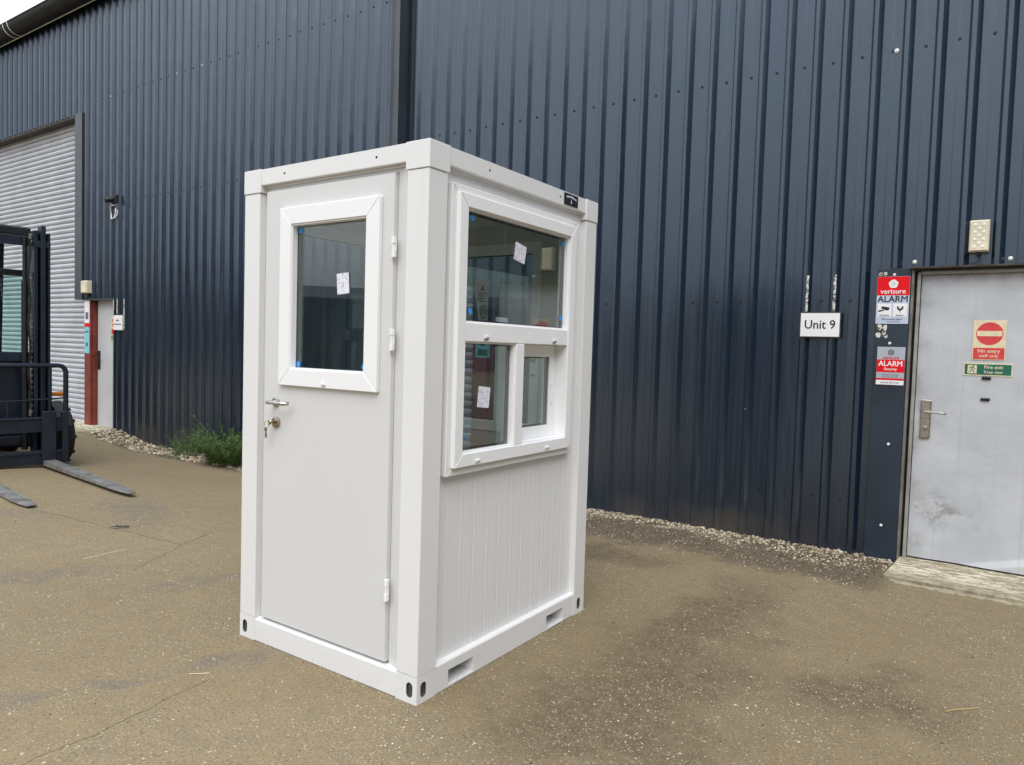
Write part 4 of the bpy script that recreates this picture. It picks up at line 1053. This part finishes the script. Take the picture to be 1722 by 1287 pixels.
# lamps
x0, z1 = W2(1.733, 2.572, YR - .09); x1, z0 = W2(1.857, 2.345, YR - .09); cx = (x0 + x1) / 2; cz = (z0 + z1) / 2
lm = thing('wall_lamp', 'cream wall lamp with round lenses above the near grey door', 'lamp', (cx, YR - .02, z0), group='lamps above the doors')
MB().box((x0, YR - .075, z0), (x1, YR - .002, z1), .006, seg=2).build('housing', M_CREAM, lm)
MB().box((x0 + .006, YR - .085, z0 + .006), (x1 - .006, YR - .0755, z1 - .006), .004).build('cover', M_CREAM, lm)
mb = MB()
for i in range(2):
    for j in range(4): mb.lathe([(.011, 0), (.010, -.002), (.006, -.003)], (cx - .026 + .052 * i, YR - .0852, cz - .078 + .052 * j), 'y', 12)
for j in range(3): mb.lathe([(.011, 0), (.010, -.002), (.005, -.003)], (cx, YR - .0852, cz - .052 + .052 * j), 'y', 12)
mb.build('lens', M_LED, lm)
mb = MB(); mb.box((cx - .010, YR - .055, z0 - .025), (cx + .012, YR - .02, z0 - .0005), .003); mb.tube([(cx + .002, YR - .04, z0 - .02), (cx + .008, YR - .05, z0 - .045), (cx - .005, YR - .06, z0 - .07), (cx - .035, YR - .06, z0 - .085), (cx - .050, YR - .055, z0 - .075)], .0035, 8)
mb.build('cable', M_SCREW, lm)
ll = thing('wall_lamp', 'small cream wall lamp above the far pale door', 'lamp', (-11.02, YL - .02, 2.25), group='lamps above the doors')
MB().box((-10.985, YL - .12, 2.265), (-10.79, YL - .033, 2.475), .006).build('housing', M_CREAM, ll)
MB().box((-10.970, YL - .135, 2.275), (-10.805, YL - .1205, 2.465), .006).build('cover', M_CREAM, ll)
MB().box((-10.95, YL - .09, 2.21), (-10.83, YL - .034, 2.2645), .003).build('cable_box', M_SCREW, ll)
# far door signs
fs = thing('wall_sign', 'small white two-line sign on the wall beside the far door', 'sign', (-9.9, YL - .03, 1.66))
MB().box((-10.055, YL - .050, 1.655), (-9.775, YL - .036, 1.895), .002).build('sign_plate', M_WHITE, fs)
rnd = random.Random(5)
for z, n, x in ((1.80, 4, -9.965), (1.74, 9, -10.02)):
    mb = MB()
    for i in range(n): mb.box((x + i * .024, YL - .0515, z), (x + i * .024 + rnd.uniform(.012, .020), YL - .0505, z + rnd.uniform(.016, .024)))
    mb.build('lettering', M_INK, fs)
n2_ = thing('no_entry_sign', 'small red no entry sign on the far pale door', 'sign', (-10.3, 3.9, 1.6))
MB().box((-10.40, 3.9005, 1.585), (-10.20, 3.904, 1.875), .0005).build('sign_plate', M_SCREAM, n2_)
mb = MB(); mb.lathe([(.082, 0), (.082, -.0008)], (-10.30, 3.9002, 1.78), 'y', 32); mb.box((-10.395, 3.8993, 1.59), (-10.205, 3.9002, 1.675)); mb.build('red_field', M_SRED, n2_)
MB().box((-10.37, 3.8982, 1.762), (-10.23, 3.8992, 1.798)).build('white_bar', M_SCREAM, n2_)
n3_ = thing('fire_exit_sign', 'small green sign under the no entry sign on the far door', 'sign', (-10.3, 3.9, 1.48))
MB().box((-10.43, 3.9005, 1.475), (-10.19, 3.904, 1.575), .0005).build('sign_plate', M_SCREAM, n3_)
MB().box((-10.415, 3.8995, 1.485), (-10.205, 3.9003, 1.565), 0).build('green_field', simple('faded_green', (.16, .28, .2), .5), n3_)
n4_ = thing('notice_strip', 'cyan and white notices stuck on the far red post', 'notice', (-11.0, YL - .011, 1.4), group='notices on the red posts')
MB().box((-11.095, YL - .0135, 1.765), (-10.925, YL - .0105, 2.15), .0003).build('white_notice', M_WHITE, n4_)
MB().box((-11.095, YL - .0135, 1.70), (-10.925, YL - .0105, 1.762), .0003).build('red_notice', M_SRED, n4_)
MB().box((-11.095, YL - .0135, 1.25), (-10.925, YL - .0105, 1.697), .0003).build('cyan_notice', M_CYAN, n4_)
MB().box((-11.06, YL - .0145, 1.83), (-10.96, YL - .0136, 1.95)).build('print', M_GREYTXT, n4_); MB().lathe([(.04, 0), (.04, -.0008)], (-11.01, YL - .0136, 1.40), 'y', 16).build('print', M_GREYTXT, n4_); MB().box((-11.07, YL - .0145, 1.60), (-10.95, YL - .0136, 1.63)).build('print', M_GREYTXT, n4_)
n5_ = thing('notice_strip', 'cyan notice seen mirrored in the cabin side window', 'notice', (2.58, YR - .072, 1.3), group='notices on the red posts')
MB().box((2.47, YR - .0735, 1.44), (2.66, YR - .0705, 1.70), .0003).build('cyan_notice', M_CYAN, n5_)
mb = MB(); mb.lathe([(.05, 0), (.05, -.0008)], (2.565, YR - .0736, 1.61), 'y', 16); mb.box((2.50, YR - .0745, 1.46), (2.63, YR - .0737, 1.53)); mb.build('print', M_SGREEN, n5_)
# floodlight / sensor with loose cable
sc = thing('security_camera', 'small black camera with a loose white cable loop high on the wall', 'camera', (-10.1, YL - .03, 3.68))
mb = MB(); mb.box((-10.08, YL - .08, 3.70), (-9.94, YL - .033, 3.83), .006); mb.build('mount', M_SCREW, sc)
mb = MB(); mb.cyl((-10.03, YL - .08, 3.76), (-10.06, YL - .19, 3.73), .05, .045, 16); mb.build('camera_body', M_FBLACK, sc)
mb = MB(); mb.tube([(-10.03 + .10 * math.cos(a * .45 + 1.2) - .02, YL - .06 - .02 * math.sin(a), 3.56 + .11 * math.sin(a * .45 + 1.2)) for a in range(13)], .010, 7); mb.tube([(-10.0, YL - .05, 3.62), (-9.98, YL - .06, 3.55), (-10.02, YL - .06, 3.47)], .009, 7)
mb.build('cable', M_SCREWW, sc)

# ------------------------------------------------------------------ forklift (local frame: x forward, carriage front at x=0)
fk = thing('forklift', 'dark blue forklift truck parked at the left edge with lowered forks', 'forklift', (-7.35, 1.225, -.03), R(-6), local=True)
for s, nm in ((1, 0), (-1, 1)):
    yc = s * .425 if s > 0 else -.425
    mb = MB(); mb.box((-.045, yc - .072, .03), (.002, yc + .072, .67), .006); mb.build('fork_shank', M_FBLUE, fk)
    mb = MB()
    prof = [(-.045, .032), (.05, .030), (2.34, .050), (2.345, .058), (2.30, .070), (1.6, .078), (.05, .082), (.0025, .088), (.0025, .10)]
    L = []; n = 14
    bm = bmesh.new()
    for i in range(n + 1):
        x = .003 + 2.34 * i / n; t = i / n
        hw = .068 if t < .86 else .068 - .030 * ((t - .86) / .14) ** 1.5
        zb = .030 + .020 * t; zt = .088 - .030 * t
        L.append([bm.verts.new((x, yc - hw, zb)), bm.verts.new((x, yc + hw, zb)), bm.verts.new((x, yc + hw - .004, zt)), bm.verts.new((x, yc - hw + .004, zt))])
    for a, b in zip(L, L[1:]):
        for k in range(4): bm.faces.new((a[k], a[(k + 1) % 4], b[(k + 1) % 4], b[k]))
    bm.faces.new(L[0][::-1]); bm.faces.new(L[-1]); bmesh.ops.recalc_face_normals(bm, faces=bm.faces)
    mb._merge(bm); mb.build('fork', M_FSTEEL, fk)
mb = MB(); mb.box((-.10, -.66, .42), (-.047, .64, .60), .005); mb.box((-.115, -.66, .04), (-.047, .64, .20), .005); mb.box((-.13, -.64, .20), (-.11, -.56, .42), 0)
for y in (-.635, .60): mb.box((-.10, y - .03, .055), (-.02, y + .035, .655), .006)
mb.box((-.047, -.56, .575), (-.03, .56, .60), .003); mb.box((-.047, -.60, .165), (-.030, .60, .20), .003)
for i in range(9): mb.box((-.0465, -.54 + i * .135, .585), (-.036, -.53 + i * .135, .606), .001)
mb.build('carriage', M_FBLUE, fk)
mb = MB(); fr = [(-.075, .62, .62), (-.075, .62, 1.13)] + [(-.075, .62 - .08 * (1 - math.cos(R(t))), 1.13 + .08 * math.sin(R(t))) for t in (30, 60, 90)] + [(-.075, -.54, 1.21)] + [(-.075, -.62 + .08 * (1 - math.cos(R(t))), 1.21 - .08 * (1 - math.sin(R(t)))) for t in (60, 30)] + [(-.075, -.62, 1.13), (-.075, -.62, .62)]
mb.tube(fr, .028, 10); mb.tube([(-.075, .45, .62), (-.075, .45, 1.20)], .022, 8)
for y in (-.45, -.15, .02): mb.tube([(-.075, y, .60), (-.075, y, .79)], .010, 6)
mb.tube([(-.075, -.62, .79), (-.075, .2, .80), (-.075, .62, .82)], .010, 6)
mb.build('load_backrest', M_FBLUE, fk)
for s in (1, -1):
    mb = MB(); y = s * .41
    mb.box((-.36, y - .085, .10), (-.20, y - .045, 2.80), .004); mb.box((-.36, y - .045, .10), (-.33, y + .055, 2.80), .002); mb.box((-.36, y + .055, .10), (-.20, y + .085, 2.78), .004)
    mb.box((-.30, y - .020, .14), (-.17, y + .030, 2.86), .004)
    mb.box((-.31, y - .084, 2.60), (-.19, y + .084, 2.68), .003); mb.build('mast_channel', M_FBLUE, fk)
for z in (.25, 1.25, 2.62): MB().box((-.37, -.324, z), (-.31, .324, z + .11), .004).build('mast_crossbar', M_FBLUE, fk)
for s in (1, -1):
    mb = MB(); y = s * .25
    mb.cyl((-.28, y, .2), (-.28, y, 2.2), .035); mb.cyl((-.28, y, 2.2), (-.28, y, 2.72), .022); mb.build('lift_cylinder', M_FBLACK, fk)
    mb = MB(); z = .6; k = 0
    while z < 2.75:
        mb.box((-.24, y + .030, z), (-.225, y + .030 + (.035 if k % 2 else .025), z + .032), .003); z += .036; k += 1
    mb.build('lift_chain', M_FSTEEL, fk)
    hs = MB()
    hs.tube([(-.22, y + s * .03 + .012 * math.sin(i * 1.1), .7 + i * .1) for i in range(21)], .011, 7); hs.build('hydraulic_hose', M_FBLACK, fk)
# body, cab and guard
mb = MB(); mb.prism([(-.45, .30), (-.40, .50), (-.42, 1.30), (-.60, 1.33), (-.75, 1.05), (-1.5, .95), (-2.1, 1.1), (-2.3, .9), (-2.3, .25), (-1.8, .18), (-.6, .18)], -.48, .40, .012); mb.build('body', M_FBLUE, fk)
mb = MB()
for s in (1, -1):
    y = s * .47 - (.0 if s < 0 else .06)
    mb.prism([(-.46, 1.30), (-.52, 1.30), (-.86, 2.78), (-.80, 2.80)], y - .03, y + .03, .006); mb.prism([(-1.95, 1.0), (-2.02, 1.0), (-1.88, 2.80), (-1.80, 2.80)], y - .03, y + .03, .006)
mb.box((-1.95, -.52, 2.78), (-.78, .46, 2.90), .02)
mb.box((-.80, -.50, 2.30), (-.73, .44, 2.36), .006)
mb.build('overhead_guard', M_FBLACK, fk)
m = Matrix.Translation((-.62, 0, 1.34)) @ Matrix.Rotation(R(-13), 4, 'Y'); mb = MB(m); mb.box((-.004, -.44, .0), (.004, .38, .97)); mb.build('windscreen', M_CABGLASS, fk)
mb = MB(m); mb.box((-.012, -.47, .975), (.016, .41, 1.01), .003); mb.box((-.012, -.47, -.04), (.016, .41, -.004), .003); mb.build('windscreen_frame', M_FBLACK, fk)
mb = MB(); mb.box((-1.6, -.25, .96), (-1.15, .25, 1.06), .03, seg=2); mb.box((-1.72, -.23, 1.0), (-1.6, .23, 1.5), .03, seg=2); mb.build('seat', M_FBLACK, fk)
mb = MB(); mb.tube([(-.95 + .10 * math.sin(R(25)) * math.cos(a * .39), .17 * math.sin(a * .39), 1.32 + .16 * math.cos(a * .39)) for a in range(16)], .013, 8, closed=True); mb.cyl((-.95, 0, 1.32), (-.75, 0, 1.12), .02); mb.build('steering_wheel', M_FBLACK, fk)
def wheel(x, y, rad, wd, s):
    t = MB(); prof = [(rad * .52, -wd / 2), (rad * .90, -wd / 2), (rad, -wd * .38), (rad, wd * .38), (rad * .90, wd / 2), (rad * .52, wd / 2)]
    t.lathe(prof, (x, y, rad - .03), 'y', 40)
    for i in range(22):
        a = 2 * math.pi * i / 22
        m = Matrix.Translation((x, y, rad - .03)) @ Matrix.Rotation(a, 4, 'Y'); q = t.M; t.M = m
        t.box((rad - .016, -wd / 2 - .004, -.024), (rad + .004, -.012 if i % 2 else wd / 2 + .004, .020) if i % 2 else (rad + .004, wd / 2 + .004, .020), .003) if i % 2 else t.box((rad - .016, .012, -.024), (rad + .004, wd / 2 + .004, .020), .003)
        t.M = q
    wo = t.build('wheel', M_TYRE, fk)
    h = MB(); h.lathe([(rad * .50, s * wd * .20), (rad * .46, s * wd * .36), (rad * .2, s * wd * .30), (rad * .15, s * wd * .44)], (x, y, rad - .03), 'y', 24)
    h.build('rim', M_FBLUE, wo); return wo
wheel(-.52, .645, .36, .24, 1); wheel(-.52, -.645, .36, .24, -1); wheel(-1.95, .50, .27, .18, 1); wheel(-1.95, -.52, .27, .18, -1)
for s in (1, -1):
    mb = MB(); P = [(-.52 + .40 * math.cos(R(t)), .33 + .40 * math.sin(R(t))) for t in range(20, 161, 14)]; Q = [(-.52 + .42 * math.cos(R(t)), .33 + .42 * math.sin(R(t))) for t in range(160, 19, -14)]
    mb.prism(P + Q, s * .56, s * .70); mb.build('fender', M_FBLACK, fk)
    MB().box((-.72, s * .58, .80), (-.62, s * .80, .85), .012, seg=2).build('marker_lamp', M_ORANGE, fk)
    MB().box((-.52, s * .50 - .03, 1.0), (-.44, s * .50 + .05, 1.2), .02, seg=2).build('headlight', M_FBLACK, fk)

# ------------------------------------------------------------------ out of view: shed the door pane mirrors, building added to darken reflections
fs_ = thing('storage_shed', 'long low dark shed far across the yard, mirrored in the cabin door pane', 'building', (-36, -34, 0), R(-52), local=True)
mb = MB(); clad(mb, -40, 40, -.02, 4.0, 0., .03); mb.build('cladding', M_CLAD, fs_)
mb = MB(Matrix(((-1, 0, 0, 0), (0, -1, 0, 0), (0, 0, 1, 0), (0, 0, 0, 1)))); clad(mb, -40, 40, -.02, 4.0, 0., .03); mb.build('cladding', M_CLAD, fs_)
mb = MB(); mb.prism([(-.6, 4.02), (9, 4.02), (9, 4.2), (4.2, 5.2), (-.6, 4.2)], -40.5, 40.5, 0, axis='x'); mb.prism([(.05, 0), (8.5, 0), (8.5, 4.0), (.05, 4.0)], -39.9, 39.9, 0, axis='x'); mb.build('roof', M_GUTTER, fs_)
wg = thing('added_dark_building', 'long dark clad building added out of view to darken what the cladding mirrors', 'building', (14, -10, 0))  # unseen, added so the rib sides reflect something dark
mb = MB(Matrix(((0, 1, 0, 13.), (1, 0, 0, 0), (0, 0, 1, 0), (0, 0, 0, 1)))); clad(mb, -40, 1.5, -.02, 10.7, 0., .03); mb.build('cladding', M_CLAD, wg)
mb = MB(); mb.box((13.06, -40, 0), (24, 1.5, 10.6)); mb.prism([(12.8, 10.71), (24.2, 10.71), (24.2, 10.8), (18.5, 12), (12.8, 10.8)], -40.2, 1.6, 0); mb.build('wall', M_GUTTER, wg)
